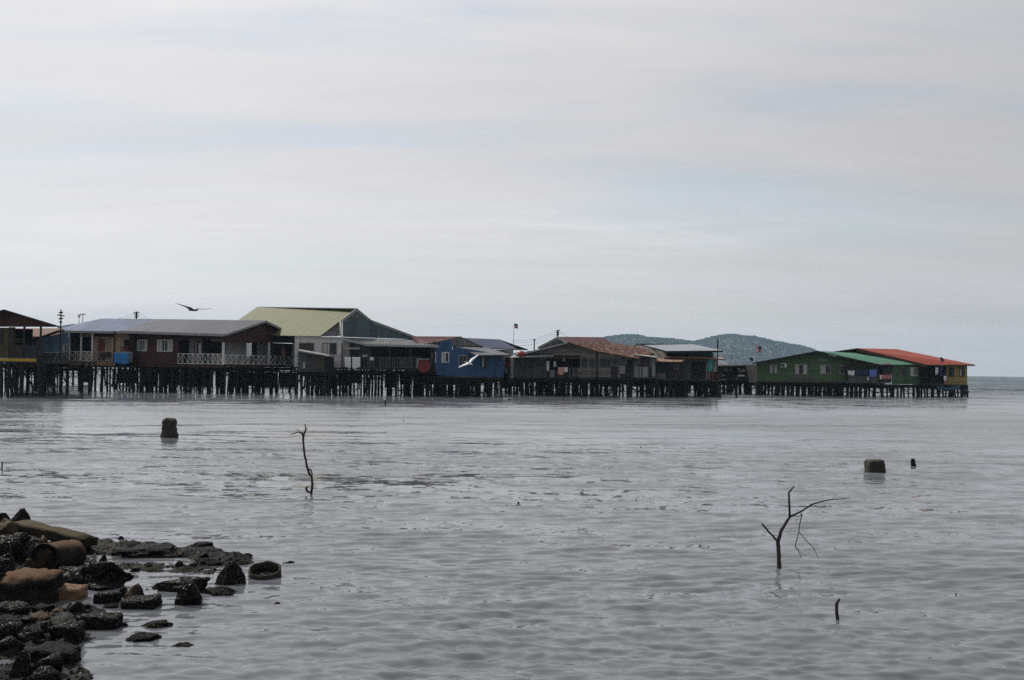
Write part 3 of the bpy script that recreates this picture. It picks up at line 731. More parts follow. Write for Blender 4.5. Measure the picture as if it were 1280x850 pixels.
# ---- 12 turquoise house with pale metal roof
F = Face(800, 104, 891, 102.5)
h = house('stilt_house', F, 'turquoise and grey board house with pale blue metal roof')
zf = F.uz(850, 475)[1]
roof(h, 'r_metal', [(797, 429.4, 110), (866, 430.2, 112.5), (903.5, 438.2, 102), (833, 438.8, 101.5)])
roof(h, 'r_dark', [(797, 429.4, 108), (866, 430.2, 112.5), (850, 442, 119), (775, 441, 112)])
strip(h, 'dark', (833, 439, 101.4), (903.5, 438.5, 101.9), .18); strip(h, 'dark', (797, 429.6, 107), (833, 439, 101.4), .16)
FS = Face(782, 107.5, 833, 102)
FS.polywall('gable', 'beigegrey', h, [(786, 434.5), (797, 431.2), (833, 440.6), (833, 452), (786, 452)], off=-.1)
F.box('wall', 'darkturq', h, 833, 439.5, 890.2, 447, -.1, 0)
F.box('wall', 'greyboard', h, 820, 447.1, 884.5, 475, -.1, 0)
F.box('doorway', 'dark', h, 864, 452.5, 882, 473.5, .003, .04); F.box('wall_panel', 'turq', h, 884.8, 447.3, 890.2, 464, -.1, .04); F.box('wall_panel', 'pink', h, 885, 464.2, 888, 475, -.1, .03)
F.posts('post', 'greytrim', h, (883,), 452, 474, 1, .05)
roof(h, 'r_rust', [(829.5, 446.8, 101.2), (891, 448.0, 101.2), (889, 444.4, 103), (829.5, 443, 103)], .07)
deck(h, F, 0, F.L + .7, zf, 9); shell(h, F, .1, F.L - .1, zf, F.uz(850, 440)[1], 8.5)
stilts(h, F, .1, F.L + .5, zf - .12, 9, .95, 6, (.08, .13), braces=8)

F = Face(889, 110, 900, 110)
h = house('stilt_shed', F, 'narrow pale hut with flat roof behind the turquoise wall strip', 'shed')
F.box('wall', 'offwhite', h, 889.5, 446, 897.5, 464, -.1, 0); F.box('wall', 'brown', h, 889.5, 464.2, 901, 476, -.1, 0)
roof(h, 'r_tan', [(886, 448.6, 109.3), (905.5, 448.6, 109.3), (903, 446.2, 112.5), (886, 446.2, 112.5)], .1)
deck(h, F, 0, F.L, F.uz(895, 476)[1], 4); stilts(h, F, 0, F.L, F.uz(895, 477)[1], 4, .8, 3, braces=1)

# ---- 13 lean-to with tan roof in front of it
F = Face(819, 100.5, 857, 100.5)
h = house('stilt_shed', F, 'dark plank lean-to with tan sheet roof before the turquoise house', 'shed')
zf = F.uz(838, 474)[1]
roof(h, 'r_tan', [(818, 451.6, 99.6), (852, 452.2, 99.6), (858.5, 447.6, 102.4), (838, 447.0, 102.4), (818, 448.6, 101.5)], .07)
F.box('wall', 'darkwood', h, 836.5, 452.4, 857, 474, -.1, 0); F.box('wall', 'darkturq', h, 820, 452.4, 836.4, 465, -.9, -.8)
F.window(h, 842, 454, 848.5, 462, 0, 'greyboard', 0, 1)
for a, b_ in ((820.2, 824), (824.8, 832)): F.box('wall_panel', 'greyboard', h, a, 466.5, b_, 475.5, -.05, .02)
F.posts('post', 'beam', h, (820.4, 836), 452, 475, 1.2, .03)
rail_bar(h, F, 820, 836, 465.5, .02)
deck(h, F, -.1, F.L, zf, 4)
stilts(h, F, 0, F.L, zf - .1, 3.5, .95, 4, braces=4)

# ---- 14 cluttered landing
F = Face(896, 116, 947, 119)
h = house('landing_stage', F, 'cluttered open landing with thin flat roof beside the green house', 'landing stage')
zf = F.uz(920, 475)[1]
deck(h, F, 0, F.L, zf, 7, out=.2)
roof(h, 'r_dark', [(895, 457.4, 115.4), (948, 456.3, 118), (946, 455.0, 124), (897, 455.6, 121)], .12)
F.posts('post', 'darkwood', h, (901, 912, 924, 935, 944.5), 457, 475, 1.1, 0)
F.box('wall', 'olive', h, 897, 463, 902, 476, -.1, 0)
F.box('wall', 'darkgrey', h, 902.5, 458, 946, 468, -3.0, -2.9)
F.box('wall', 'darkgrey', h, 908, 468, 920, 475.5, -.4, -.3)
rail_bar(h, F, 902, 946, 468.5, 0); F.railing(h, 922, 946, 470, 475.5, .02, 'greyboard', 6, 'v', .4, 3)
F.posts('post', 'greytrim', h, (906, 908.2, 910.4, 914.5), 459.5, 464, .8, -.3)
stilts(h, F, 0, F.L, zf - .12, 7, 1.05, 4, (.09, .14), braces=6)
for px in (899.5, 921.3):
    p = on_z(px, 497.5 if px < 910 else 496.8); o = piling(h, p, zf - .3, .1)
rnd = random.Random(4)
JUNK = [('foam_box', 'trim', 922, 459.6, 925, 462.2, 'small white foam box high under the landing roof'), ('foam_box', 'trim', 922.5, 468.3, 931, 471, 'long white foam box on the landing floor'), ('net_bundle', 'offwhite', 924, 462, 934.5, 464.5, 'pale rolled net hanging under the landing roof'),
        ('foam_box', 'trim', 937.5, 459.5, 942, 462.5, 'white foam box by the green wall, upper left of four'), ('foam_box', 'trim', 945.5, 459.3, 949.5, 463.8, 'white foam box at the green wall corner, upper right of four'),
        ('foam_box', 'offwhite', 940, 466.2, 943.5, 469.2, 'square foam box low beside the green wall'), ('foam_box', 'offwhite', 945, 466.5, 948.5, 470.5, 'tilted pale box lowest beside the green wall'),
        ('bucket', 'trim', 903.4, 468, 905.5, 469.8, 'small white bucket at the left end of the landing')]
for nm, mt, a, b_, c_, d_, lb in JUNK:
    P = [at(a, b_, 117.6), at(c_, d_, 117.6)]; w, hh = P[1].x - P[0].x, P[0].z - P[1].z
    bm = bmesh.new(); bmesh.ops.create_cube(bm, size=1)
    bmesh.ops.bevel(bm, geom=bm.edges[:], offset=.12, segments=2, affect='EDGES')
    for v in bm.verts:
        k = mnoise.noise(v.co * 2 + Vector((a, 0, 0))) * .12; v.co = Vector(((v.co.x + k) * w, v.co.y * min(w, .6), (v.co.z + k) * hh))
        if nm == 'bucket' and v.co.z < 0: v.co.x *= .8
    me = bpy.data.meshes.new(nm); bm.to_mesh(me); bm.free(); me.materials.append(MT[mt])
    o = bpy.data.objects.new(nm, me); COL.objects.link(o); o.location = (P[0] + P[1]) / 2; o.rotation_euler = (0, rnd.uniform(-.15, .15), rnd.uniform(-.4, .4)); tag(o, lb, nm.replace('_', ' '), 'clutter on the landing')

# little roof behind the landing
F = Face(897, 126, 912, 126)
h = house('stilt_shed', F, 'tiny dark roofed hut behind the cluttered landing', 'shed')
roof(h, 'r_grey2', [(893, 456, 125), (914, 455.4, 125), (900, 450, 128), (893, 450.2, 128)], .1)
F.box('wall', 'dark', h, 897, 456, 912, 474, -.1, 0); deck(h, F, 0, F.L, 1.6, 3); stilts(h, F, 0, F.L, 1.5, 3, 1, 2, braces=1)

# ---- 15 green house with mint roof
F = Face(945, 113, 1105, 114); FE = Face(1105, 114, 1150, 119)
h = house('stilt_house', F, 'long green house with low gable and mint green roof')
zf = F.uz(1030, 477.5)[1]
F.polywall('gable', 'green', h, [(946, 454.6), (1021, 440.8), (1098, 456.4), (1098, 477.5), (946, 476.5)])
for a, b_, c_, d_, cu, mu in ((962, 456, 971.5, 466.5, 2, 1), (993.5, 455.5, 1009, 468, 2, 2), (1025, 456, 1038.5, 467.5, 1, 3), (1049.5, 456.5, 1059, 467.5, 0, 1)): F.window(h, a, b_, c_, d_, 0, 'greytrim', cu, mu)
F.box('trim_band', 'greytrim', h, 1023, 449.4, 1035, 450.6, .002, .03)
ac = F.box('air_conditioner', 'trim', h, 977, 454.2, 983.2, 459.2, .002, .35)
mb = MB(); c = (F.hit(979, 456.8, .36)); mb.bar(c, c - F.n * .01 + F.n * .03, .17, n=12); mb.build('fan_grille', MT['black'], ac)
roof(h, 'r_dark', [(940.5, 453.6, 112.2), (1021.5, 438.6, 112.6), (1050, 440, 124), (965, 453, 124)], .1)
roof(h, 'r_mint', [(1021.5, 438.6, 112.6), (1100, 455.6, 113), (1159, 455.8, 119.5), (1084, 442.2, 124)], .1)
strip(h, 'darkwood', (940.5, 453.8, 112.1), (1021.5, 438.8, 112.5), .16); strip(h, 'darkwood', (1021.5, 438.8, 112.5), (1100, 455.8, 112.9), .16)
FE.box('wall', 'green2', h, 1116, 457.4, 1149.5, 480.3, -.1, 0)
FE.window(h, 1124, 459.3, 1132, 469.5, 0, 'greyboard', 0, 1); FE.window(h, 1138, 459.3, 1146.3, 470, 0, 'trim', 1, 3)
F.box('wall', 'darkgrey', h, 1060, 457, 1114, 477.5, -1.2, -1.1)
roof(h, 'r_maroon', [(1056, 456.4, 112.4), (1114, 455.8, 112.8), (1114, 453.9, 114.5), (1056, 454.6, 114.5)], .06)
F.posts('post', 'darkwood', h, (1058, 1086, 1113.5), 456, 478, 1.3, .4)
F.box('wall_panel', 'greyboard', h, 1060, 470, 1097, 477.3, .2, .25)
rail_bar(h, F, 1057, 1113, 478, .5, 'greyboard')
F.box('wall_panel', 'darkgrey', h, 1099, 459, 1114.5, 477.4, -.4, -.35)
deck(h, F, 0, F.L, zf, 10, out=.3); shell(h, F, .1, F.L - .1, zf, F.uz(950, 456)[1], 9.5)
deck(h, FE, 0, FE.L, FE.uz(1130, 481)[1], 3, out=.05)
F.railing(h, 985, 1024, 471, 477, .3, 'greyboard', 8, 'v', .5, 3)
stilts(h, F, .1, F.L, zf - .12, 10, 1.05, 6, (.09, .14), braces=11)
stilts(h, FE, .1, FE.L, zf - .25, 2.4, 1.05, 2, (.09, .14), braces=3)
LY = [('cloth_w', 'white sheet on the line at the left of the green house porch', 1060, 463, 1068.5, 468.8), ('cloth_n', 'navy cloth hanging second on the green house porch line', 1070, 462.3, 1077.5, 468.6), ('cloth_n', 'dark blue shirt hanging third on the green house porch line', 1078.3, 462, 1085.5, 468.3),
      ('cloth_b', 'bright blue cloth at the right of the green house porch line', 1087.3, 461.8, 1096, 471), ('cloth_p', 'pinkish blanket hung at the right corner of the green house porch', 1102, 468.2, 1113.5, 473.5), ('cloth_w', 'small white cloth hung low beside the pinkish blanket', 1099.8, 468.6, 1102, 474), ('cloth_w', 'thin white towel below the porch line of the green house', 1084.2, 470.8, 1085.8, 475.6)]
for i, (mt, lb, a, b_, c_, d_) in enumerate(LY): cloth('laundry', mt, lb, a, b_, c_, d_, 112.7)
mb = MB(); mb.bar(F.hit(1058, 461.8, .36), F.hit(1098, 461.2, .36), .015)
tag(mb.build('clothes_line', MT['black'], None, F.hit(1078, 461.5, .36)), 'thin line carrying the blue and white laundry at the green house', 'clothes line')

# ---- 16 orange-roofed house at the end
F = Face(1148, 119.5, 1210, 118)
h = house('stilt_house', F, 'mustard yellow house with orange red roof at the outer end of the row')
zf = F.uz(1195, 481)[1]
roof(h, 'r_orange', [(1071, 435.2, 121), (1121, 436.4, 127), (1218.5, 455.8, 117.8), (1158.5, 455.7, 117.4)], .1)
roof(h, 'r_dark', [(1071, 435.2, 121), (1121, 436.4, 127), (1090, 441.5, 133), (1036, 440.2, 126.5)], .1)
strip(h, 'brown', (1071, 435.4, 120.2), (1158.5, 456, 117.2), .35); strip(h, 'darkwood', (1158.5, 456, 117.3), (1218.5, 456.2, 117.7), .14)
FS = Face(1041, 125, 1158, 119.6)
FS.polywall('gable', 'brown', h, [(1046, 440.4), (1071, 436.6), (1156, 456.2), (1156, 466), (1046, 466)], off=-.3)
F.box('wall', 'mustard', h, 1182.5, 457.2, 1209, 480.8, -.1, 0)
F.window(h, 1186, 459.8, 1192.4, 470.5, 0, 'darkwood', 0, 1); F.window(h, 1199, 459.8, 1205.6, 470.5, 0, 'darkwood', 1, 1)
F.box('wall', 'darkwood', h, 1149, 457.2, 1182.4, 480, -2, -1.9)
F.posts('post', 'darkwood', h, (1150.5, 1158, 1164, 1168.5, 1181), 457, 480, 1.4, -.05)
F.railing(h, 1150, 1182, 470, 479.5, -.05, 'darkwood', 6, 'v', .3, 3)
deck(h, F, 0, F.L, zf, 8, out=.1); shell(h, F, .1, F.L - .1, zf, F.uz(1195, 458)[1], 7.5, 'mustard')
stilts(h, F, .1, F.L - .1, zf - .12, 7.5, 1.0, 5, (.08, .13), braces=3)
for i, (mt, lb, a, b_, c_, d_) in enumerate([('cloth_w', 'white shirt hung in the porch gap left of the mustard wall', 1169.5, 459, 1172.6, 468), ('cloth_w', 'small white cloth low in the porch gap by the mustard wall', 1179.5, 469.6, 1183, 475.5), ('cloth_p', 'pink cloth lowest in the porch gap by the mustard wall', 1180, 475.8, 1182.5, 480), ('cloth_n', 'dark cloth hung in the middle of the porch gap', 1174, 459, 1178.5, 470)]):
    cloth('laundry', mt, lb, a, b_, c_, d_, 117.5)

# small boat slung under the end house
c = at(1185.5, 487.3, 117); L = at(1199, 487, 117).x - at(1171, 487, 117).x; mb = MB(); n = 14; rings = []
for k in range(n + 1):
    t = k / n; w = .5 * math.sin(math.pi * (.08 + .84 * t)) ** .6; kz = .42 - .22 * (abs(t - .5) * 2) ** 2.5; sh = .18 * (abs(t - .45) * 2) ** 2
    x = (t - .5) * L; rings.append([Vector((x, w * s, zz)) + c for s, zz in ((-1, .3 + sh), (-.8, -.02 + sh), (-.35, .3 - kz + sh * .8), (.35, .3 - kz + sh * .8), (.8, -.02 + sh), (1, .3 + sh), (.85, .27 + sh), (.5, .0 + sh), (-.5, .0 + sh), (-.85, .27 + sh))])
for k in range(n):
    m_ = len(rings[0])
    for i in range(m_): mb.poly([rings[k][i], rings[k][(i + 1) % m_], rings[k + 1][(i + 1) % m_], rings[k + 1][i]])
mb.poly(rings[0]); mb.poly(list(reversed(rings[-1])))
b_ = empty('boat', c - Vector((0, 0, .2)), 'small teal wooden boat slung under the end house', 'boat')
mb.build('hull', MT['boat'], b_, smooth=False)
for t in (-.22, .2):
    mb = MB(); mb.obox(c + Vector((t * L, -.42, .24)), Vector((.18, 0, 0)), Vector((0, .84, 0)), Vector((0, 0, .04))); mb.build('seat', MT['beam'], b_)
# dark float/boat tied to the last stilt
c = at(1206, 490.5, 117.4); mb = MB(); rr = [(.0, .45), (.18, .3), (.3, .12), (.2, -.1), (.24, -.28), (.0, -.38)]
for k in range(len(rr) - 1):
    for i in range(10):
        t0, t1 = 6.2832 * i / 10, 6.2832 * (i + 1) / 10
        q = lambda t, p: c + Vector((p[0] * math.cos(t) * 1.6, p[0] * math.sin(t) * 1.6, p[1]))
        mb.poly([q(t0, rr[k]), q(t1, rr[k]), q(t1, rr[k + 1]), q(t0, rr[k + 1])])
tag(mb.build('net_bundle', MT['navy'], None, c), 'dark bundled net tied to the outermost stilt of the row', 'net bundle')
mb = MB(); mb.flatbar(at(1186, 490.3, 117.3), at(1208, 490.6, 117.2), .1, .06); tag(mb.build('plank', MT['beam'], None, at(1197, 490.5, 117.3)), 'thin dark plank across the outermost stilts beside the teal boat', 'plank')

# ------------------------------------------------------------------ dishes, poles, flags, wires
def dish(px, py, Y, r, label, aim):
    c = at(px, py, Y); h = empty('satellite_dish', c - Vector((0, 0, r * 1.3)), label, 'satellite dish', 'satellite dishes')
    a = Vector(aim).normalized(); x = a.orthogonal().normalized(); y = a.cross(x); mb = MB(); n = 18; m_ = 4
    def q(i, k, o): t = 6.2832 * i / n; rr = r * k / m_; return c + (x * math.cos(t) + y * math.sin(t)) * rr + a * (.3 * rr * rr / r + o)
    for k in range(m_):
        for i in range(n):
            mb.poly([q(i, k, 0), q(i + 1, k, 0), q(i + 1, k + 1, 0), q(i, k + 1, 0)]); mb.poly([q(i, k, -.02), q(i, k + 1, -.02), q(i + 1, k + 1, -.02), q(i + 1, k, -.02)])
    for i in range(n): mb.poly([q(i, m_, 0), q(i + 1, m_, 0), q(i + 1, m_, -.02), q(i, m_, -.02)])
    mb.build('reflector', MT['black'], h)
    mb = MB(); mb.bar(c - a * .03, c - Vector((0, 0, r * 1.3)), .03); mb.build('mount', MT['black'], h)
    mb = MB(); mb.bar(c + x * r * .8, c + a * r * .8, .015); mb.bar(c + a * r * .72, c + a * r * .85, .04); mb.build('feed_arm', MT['black'], h)
dish(939, 449.4, 118, .28, 'dark satellite dish on the flat landing roof left of the green house', (.5, -.7, .6))
dish(1177, 449.8, 116.8, .3, 'dark satellite dish standing on the orange red roof', (.45, -.75, .5))

def pole(name, label, base, top, Y, r, arms=(), cat='pole', mat='black', group='utility poles above the roofs'):
    A, B = at(*base, Y), at(*top, Y); h = empty(name, A, label, cat, group); mb = MB(); mb.bar(A, B, r, r * .8, 8); mb.build('shaft', MT[mat], h)
    for (py, w, t) in arms:
        px = base[0] + (top[0] - base[0]) * (base[1] - py) / (base[1] - top[1])
        mb = MB(); mb.bar(at(px - w, py + t, Y - .02), at(px + w, py - t, Y - .02), .035)
        for s in (-.85, -.4, .4, .85): mb.bar(at(px + w * s, py - t * s, Y - .02), at(px + w * s, py - t * s - 1.1, Y - .02), .04)
        mb.build('crossarm', MT[mat], h)
    return h
pole('utility_pole', 'tall dark pole with stacked antenna arms left of the cream house roof', (74.5, 492), (76.3, 387), 86, .07, ((391, 2.5, .2), (394.5, 4.5, -.6), (398.5, 2.6, .3), (403, 1.8, 0)))
pole('utility_pole', 'short dark pole with three crossarms above the cream house ridge', (170, 412), (170.6, 389.4), 118, .11, ((390.8, 3.6, .3), (393.4, 2.6, -.3), (396.3, 2.8, .3)))
pole('utility_pole', 'dark pole with crossarms above the maroon roof ridge', (696.4, 440), (697.4, 412.4), 124, .11, ((413.8, 2.2, .4), (416.2, 1.7, -.2), (418.4, 1.6, .3)))
pole('utility_pole', 'plain thin dark pole left of the grey gable', (667.6, 446), (668, 424), 122, .08, ((425, 1.2, 0),))
pole('antenna_mast', 'thin aerial mast on the cream roof, left of the pair', (98.6, 412), (99, 392.8), 110, .035, ((394.5, 1.6, .3), (396.5, 1.2, 0)), 'aerial', 'alu', 'roof aerials')
pole('antenna_mast', 'thicker T-shaped aerial mast on the cream roof, right of the pair', (103.2, 412), (103.6, 392), 110, .05, ((393.2, 3.2, .2),), 'aerial', 'alu', 'roof aerials')
pole('antenna_mast', 'faint thin aerial above the cluttered landing roof', (914, 462), (914.4, 441), 124, .03, ((444.5, 2.2, .3), (447, 1.5, 0)), 'aerial', 'alu', 'roof aerials')
pole('antenna_mast', 'thin pale aerial mast above the green house ridge', (965.3, 452), (965.3, 434), 124, .03, ((437, .8, 1.2), (440, .6, .6)), 'aerial', 'alu', 'roof aerials')
pole('mast', 'tall weathered mast with dark top at the corner of the turquoise house', (896.6, 492), (897.2, 424), 101.5, .055, (), 'mast', 'beam', None)
P0 = at(897.0, 434.5, 101.4); mb = MB(); mb.bar(P0, at(897.2, 424.2, 101.4), .08, .075); t_ = mb.build('mast_cap', MT['black'], bpy.data.objects['mast'])

def flag(name, label, base, top, Y, fpx, stripes):
    A, B = at(*base, Y), at(*top, Y); h = empty(name, A, label, 'flag', 'flags on poles'); mb = MB(); mb.bar(A, B, .03, .022, 6); mb.build('pole', MT['alu'], h)
    x0, y0, x1, y1 = fpx; nx, ny = 10, 12; mb = MB()
    g = [[at(x0 + (x1 - x0) * i / nx, y0 + (y1 - y0) * j / ny + 1.0 * (i / nx) ** 2 * stripes[1], Y) + Vector((0, .12 * math.sin(i * .8 + j * .25), 0)) for i in range(nx + 1)] for j in range(ny + 1)]
    for j in range(ny):
        for i in range(nx): mb.poly([g[j][i], g[j + 1][i], g[j + 1][i + 1], g[j][i + 1]], [(i / nx, 1 - j / ny), (i / nx, 1 - (j + 1) / ny), ((i + 1) / nx, 1 - (j + 1) / ny), ((i + 1) / nx, 1 - j / ny)])
    f = mb.build('flag_cloth', stripes[0], h, smooth=True); s = f.modifiers.new('thickness', 'SOLIDIFY'); s.thickness = .01
    return h
m, nt, b = new_mat('striped_flag'); tc = N(nt, 'ShaderNodeTexCoord'); sp = N(nt, 'ShaderNodeSeparateXYZ'); nt.links.new(tc.outputs['UV'], sp.inputs[0])
st = math_n(nt, 'GREATER_THAN', math_n(nt, 'FRACT', math_n(nt, 'MULTIPLY', sp.outputs['Y'], 5)), .5)
col = mixc(nt, st, (.6, .58, .6), (.5, .03, .05)); cant = math_n(nt, 'MULTIPLY', math_n(nt, 'GREATER_THAN', sp.outputs['X'], .35), math_n(nt, 'GREATER_THAN', sp.outputs['Y'], .5))
col = mixc(nt, cant, col, (.02, .03, .12)); nt.links.new(col, b.inputs['Base Color']); b.inputs['Roughness'].default_value = .9; FL1 = m
m, nt, b = new_mat('three_band_flag'); tc = N(nt, 'ShaderNodeTexCoord'); sp = N(nt, 'ShaderNodeSeparateXYZ'); nt.links.new(tc.outputs['UV'], sp.inputs[0])
col = ramp(nt, sp.outputs['Y'], [(0, (.5, .03, .03)), (.3, (.6, .6, .6)), (.52, (.02, .05, .06))]); bpy_r = [n for n in nt.nodes if n.type == 'VALTORGB'][0]; bpy_r.color_ramp.interpolation = 'CONSTANT'
nt.links.new(col, b.inputs['Base Color']); b.inputs['Roughness'].default_value = .9; FL2 = m
flag('flagpole', 'small red and white striped flag with blue corner on a pole by the green house', (945.6, 458), (945.2, 430), 118.5, (945.3, 432.8, 952, 440.6), (FL1, .4))
flag('flagpole', 'white flagpole with dark, white and red flag above the gap right of the blue house', (641.2, 442), (642.8, 404), 104, (642.9, 404.5, 647.2, 410.2), (FL2, .8))

def wire(label, p0, p1, sag=.35):
    A, B = at(*p0), at(*p1); mb = MB(); n = 14; pts = [A.lerp(B, k / n) - Vector((0, 0, sag * 4 * (k / n) * (1 - k / n))) for k in range(n + 1)]
    for k in range(n): mb.bar(pts[k], pts[k + 1], .014, n=4)
    tag(mb.build('power_cable', MT['black'], None, A), label, 'cable', 'power cables')
wire('upper cable running down left from the pole above the cream house', (167.2, 391, 118), (120, 399.5, 112)); wire('lower cable running down left from the pole above the cream house', (168, 394, 118), (118, 402, 112))
wire('upper cable running right from the pole above the cream house', (174, 390.8, 118), (205, 400, 110)); wire('lower cable running right from the pole above the cream house', (173, 394, 118), (200, 402, 110))
wire('highest of three cables left of the pole above the maroon roof', (695.4, 413.8, 124), (640, 425.5, 118)); wire('middle of three cables left of the pole above the maroon roof', (695.8, 416.2, 124), (640, 428.5, 118)); wire('lowest of three cables left of the pole above the maroon roof', (696, 418.6, 124), (642, 432.6, 118))
wire('cable running right from the pole above the maroon roof', (699.4, 413.8, 124), (722, 421, 118))

# walkway behind the houses that ties the village together
for k, (a, Ya, b_, Yb) in enumerate(((20, 116, 640, 118), (640, 118, 1000, 132))):
    F = Face(a, Ya, b_, Yb); h = empty('walkway', F.w(F.L / 2, 0, 0), ('plank walkway on stilts behind the left houses', 'plank walkway on stilts behind the right houses')[k], 'walkway', 'walkways of the water village')
    mb = MB(); mb.obox(F.w(0, 1.75, 0), F.e * F.L, -F.n * 2.2, Vector((0, 0, .14))); mb.build('deck', MT['deck'], h)
    n = int(F.L / 1.1)
    for i in range(n): piling(h, F.w(F.L * (i + .5) / n + random.uniform(-.3, .3), 0, random.choice((-.3, -1.8))), 1.75, random.uniform(.08, .13))
    u = 0
    while u < F.L - .3:
        w = random.uniform(.8, 2.6)
        if random.random() < (.85 if k == 0 else .35):
            zb = random.uniform(-.1, .25) if k == 0 and u < F.L * .62 else random.uniform(.1, .7) if k == 0 else random.uniform(.3, .9); mb = MB(); mb.obox(F.w(u, zb, -2.0), F.e * min(w, F.L - u), -F.n * .05, Vector((0, 0, 1.72 - zb))); mb.build('shade_screen', MT['darkwood'], h)  # screens added at the rear to darken the bright gaps between stilts
        u += w + random.uniform(.03, .4)
# ================================================================== THINGS STANDING IN THE WATER
RK = dict(
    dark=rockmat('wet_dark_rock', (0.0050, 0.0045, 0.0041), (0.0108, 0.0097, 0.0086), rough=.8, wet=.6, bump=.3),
    brown=rockmat('brown_rock', (0.0144, 0.0120, 0.0096), (0.0360, 0.0272, 0.0200), (0.1040, 0.0720, 0.0440), .8, rough=.8, spec=.15),
    conc=rockmat('old_concrete', (0.0128, 0.0116, 0.0104), (0.0272, 0.0232, 0.0200), (0.1200, 0.0720, 0.0440), .8, rough=.9, spec=.08, scale=5, bump=1.0),
    moss=rockmat('weedy_concrete', (0.0176, 0.0160, 0.0120), (0.0400, 0.0336, 0.0240), (0.0760, 0.0576, 0.0368), .8, rough=.9, spec=.08, scale=5, bump=1.0),
    orange=rockmat('orange_stone', (0.1200, 0.0720, 0.0440), (0.2080, 0.1320, 0.0800), rough=.8, spec=.2, scale=5),
    shell=rockmat('barnacled_rock', (0.0054, 0.0050, 0.0045), (0.0135, 0.0126, 0.0112), rough=.72, wet=.9, scale=12, bump=1.0),
    pale=rockmat('pale_rock', (.2, .19, .18), (.34, .32, .3), rough=.6, spec=.4, scale=5),
    stump=rockmat('barnacled_post', (0.0279, 0.0260, 0.0211), (0.0589, 0.0546, 0.0434), (0.1240, 0.1116, 0.0806), .5, rough=.85, spec=.2, scale=9, bump=1.0),
)
def lumpy(name, mat, loc, sx, sy, sz, prof, seed, n=28, m_=16, rough=.05, square=0.0, lean=(0, 0)):
    """squat post: radius profile along height, rounded-square section, rough skin"""
    mb = MB(); rings = []
    for k in range(m_ + 1):
        t = k / m_
        pr = np.interp(t, [p[0] for p in prof], [p[1] for p in prof]); row = []
        for i in range(n):
            a = 6.2832 * i / n; c, s = math.cos(a), math.sin(a)
            q = 1 / (abs(c) ** (2 + 6 * square) + abs(s) ** (2 + 6 * square)) ** (1 / (2 + 6 * square))
            p = Vector((c * q * pr, s * q * pr, t)); w = Vector((p.x * sx, p.y * sy, t * sz))
            nz = mnoise.fractal(w * 6 + Vector((seed, 0, 0)), 1.0, 2.0, 4) * rough + mnoise.noise(w * 30 + Vector((seed, 3, 0))) * rough * .3
            row.append(Vector((w.x + c * nz + lean[0] * t, w.y + s * nz + lean[1] * t, w.z + nz * .5)) + Vector(loc))
        rings.append(row)
    for k in range(m_):
        for i in range(n): mb.poly([rings[k][i], rings[k][(i + 1) % n], rings[k + 1][(i + 1) % n], rings[k + 1][i]])
    top = sum(rings[-1], Vector()) / n + Vector((0, 0, .01))
    for i in range(n): mb.poly([rings[-1][i], rings[-1][(i + 1) % n], top])
    return mb.build(name, RK[mat], None, loc, smooth=True)
def post_at(name, mat, px, pyb, wpx, hpx, prof, seed, label, cat, square=0., rough=.04, lean=(0, 0), dp=1.0):
    p = on_z(px, pyb); k = p.y / FPX; w = wpx * k / 2; hh = hpx * k
    p.z = -.35; o = lumpy(name, mat, p, w, w * dp, hh + .35, prof, seed, rough=rough, square=square, lean=lean); return tag(o, label, cat)
post_at('concrete_post', 'stump', 211.5, 547, 18, 24.5, [(0, 1.08), (.45, 1.04), (.62, .9), (.85, .92), (.95, .8), (1, .55)], 1, 'rounded dark barnacled post stump standing alone in the water at left', 'post', .25)
post_at('concrete_block', 'stump', 1093.5, 591, 21.5, 16.5, [(0, 1.02), (.6, 1.0), (.86, .97), (.96, .9), (1, .8)], 2, 'square dark barnacled block standing in the water at right', 'block', 1.0, .018)
post_at('wooden_stump', 'dark', 1143.5, 582.5, 6.6, 9, [(0, 1.2), (.55, 1.1), (.62, .8), (1, .62)], 3, 'small black leaning stump right of the square block', 'stump', .5, .015, (-.06, 0))
post_at('stake', 'dark', 2.5, 587, 2.2, 9.5, [(0, 1), (1, .8)], 4, 'thin short stake at the left frame edge', 'stake', 0, .006)
post_at('stake', 'dark', 481.5, 506.5, 1.8, 6, [(0, 1), (1, .9)], 5, 'short thin stake in front of the dark verandah stilts', 'stake', 0, .006)
post_at('stake', 'dark', 504.5, 527.5, .9, 3, [(0, 1), (1, .8)], 15, 'tiny thin twig tip in the water below the red drum', 'stake', 0, .002)
post_at('driftwood', 'dark', 795.5, 627, 3.4, 2.2, [(0, 1), (.7, 1), (1, .5)], 6, 'small dark lump floating in open water at centre right', 'driftwood', .2, .01)
post_at('driftwood', 'dark', 637, 500.2, 3, 1.6, [(0, 1), (.7, 1), (1, .5)], 7, 'small dark float in the water below the gap beside the blue house', 'driftwood', .2, .01)
post_at('driftwood', 'dark', 648, 629, 4.2, 1.2, [(0, 1), (.7, 1), (1, .6)], 8, 'flat dark chip floating in mid water left of the bare snag', 'driftwood', .2, .01, dp=.5)
post_at('driftwood', 'dark', 1195, 744, 3, 2, [(0, 1), (.7, 1), (1, .5)], 9, 'tiny dark twig lump in the water at lower right', 'driftwood', .2, .005)
post_at('driftwood', 'dark', 801, 559.4, 3, 1.1, [(0, 1), (.7, 1), (1, .5)], 10, 'thin dark chip in open water, right of centre in front of the grey house', 'driftwood', .2, .01, dp=.5)

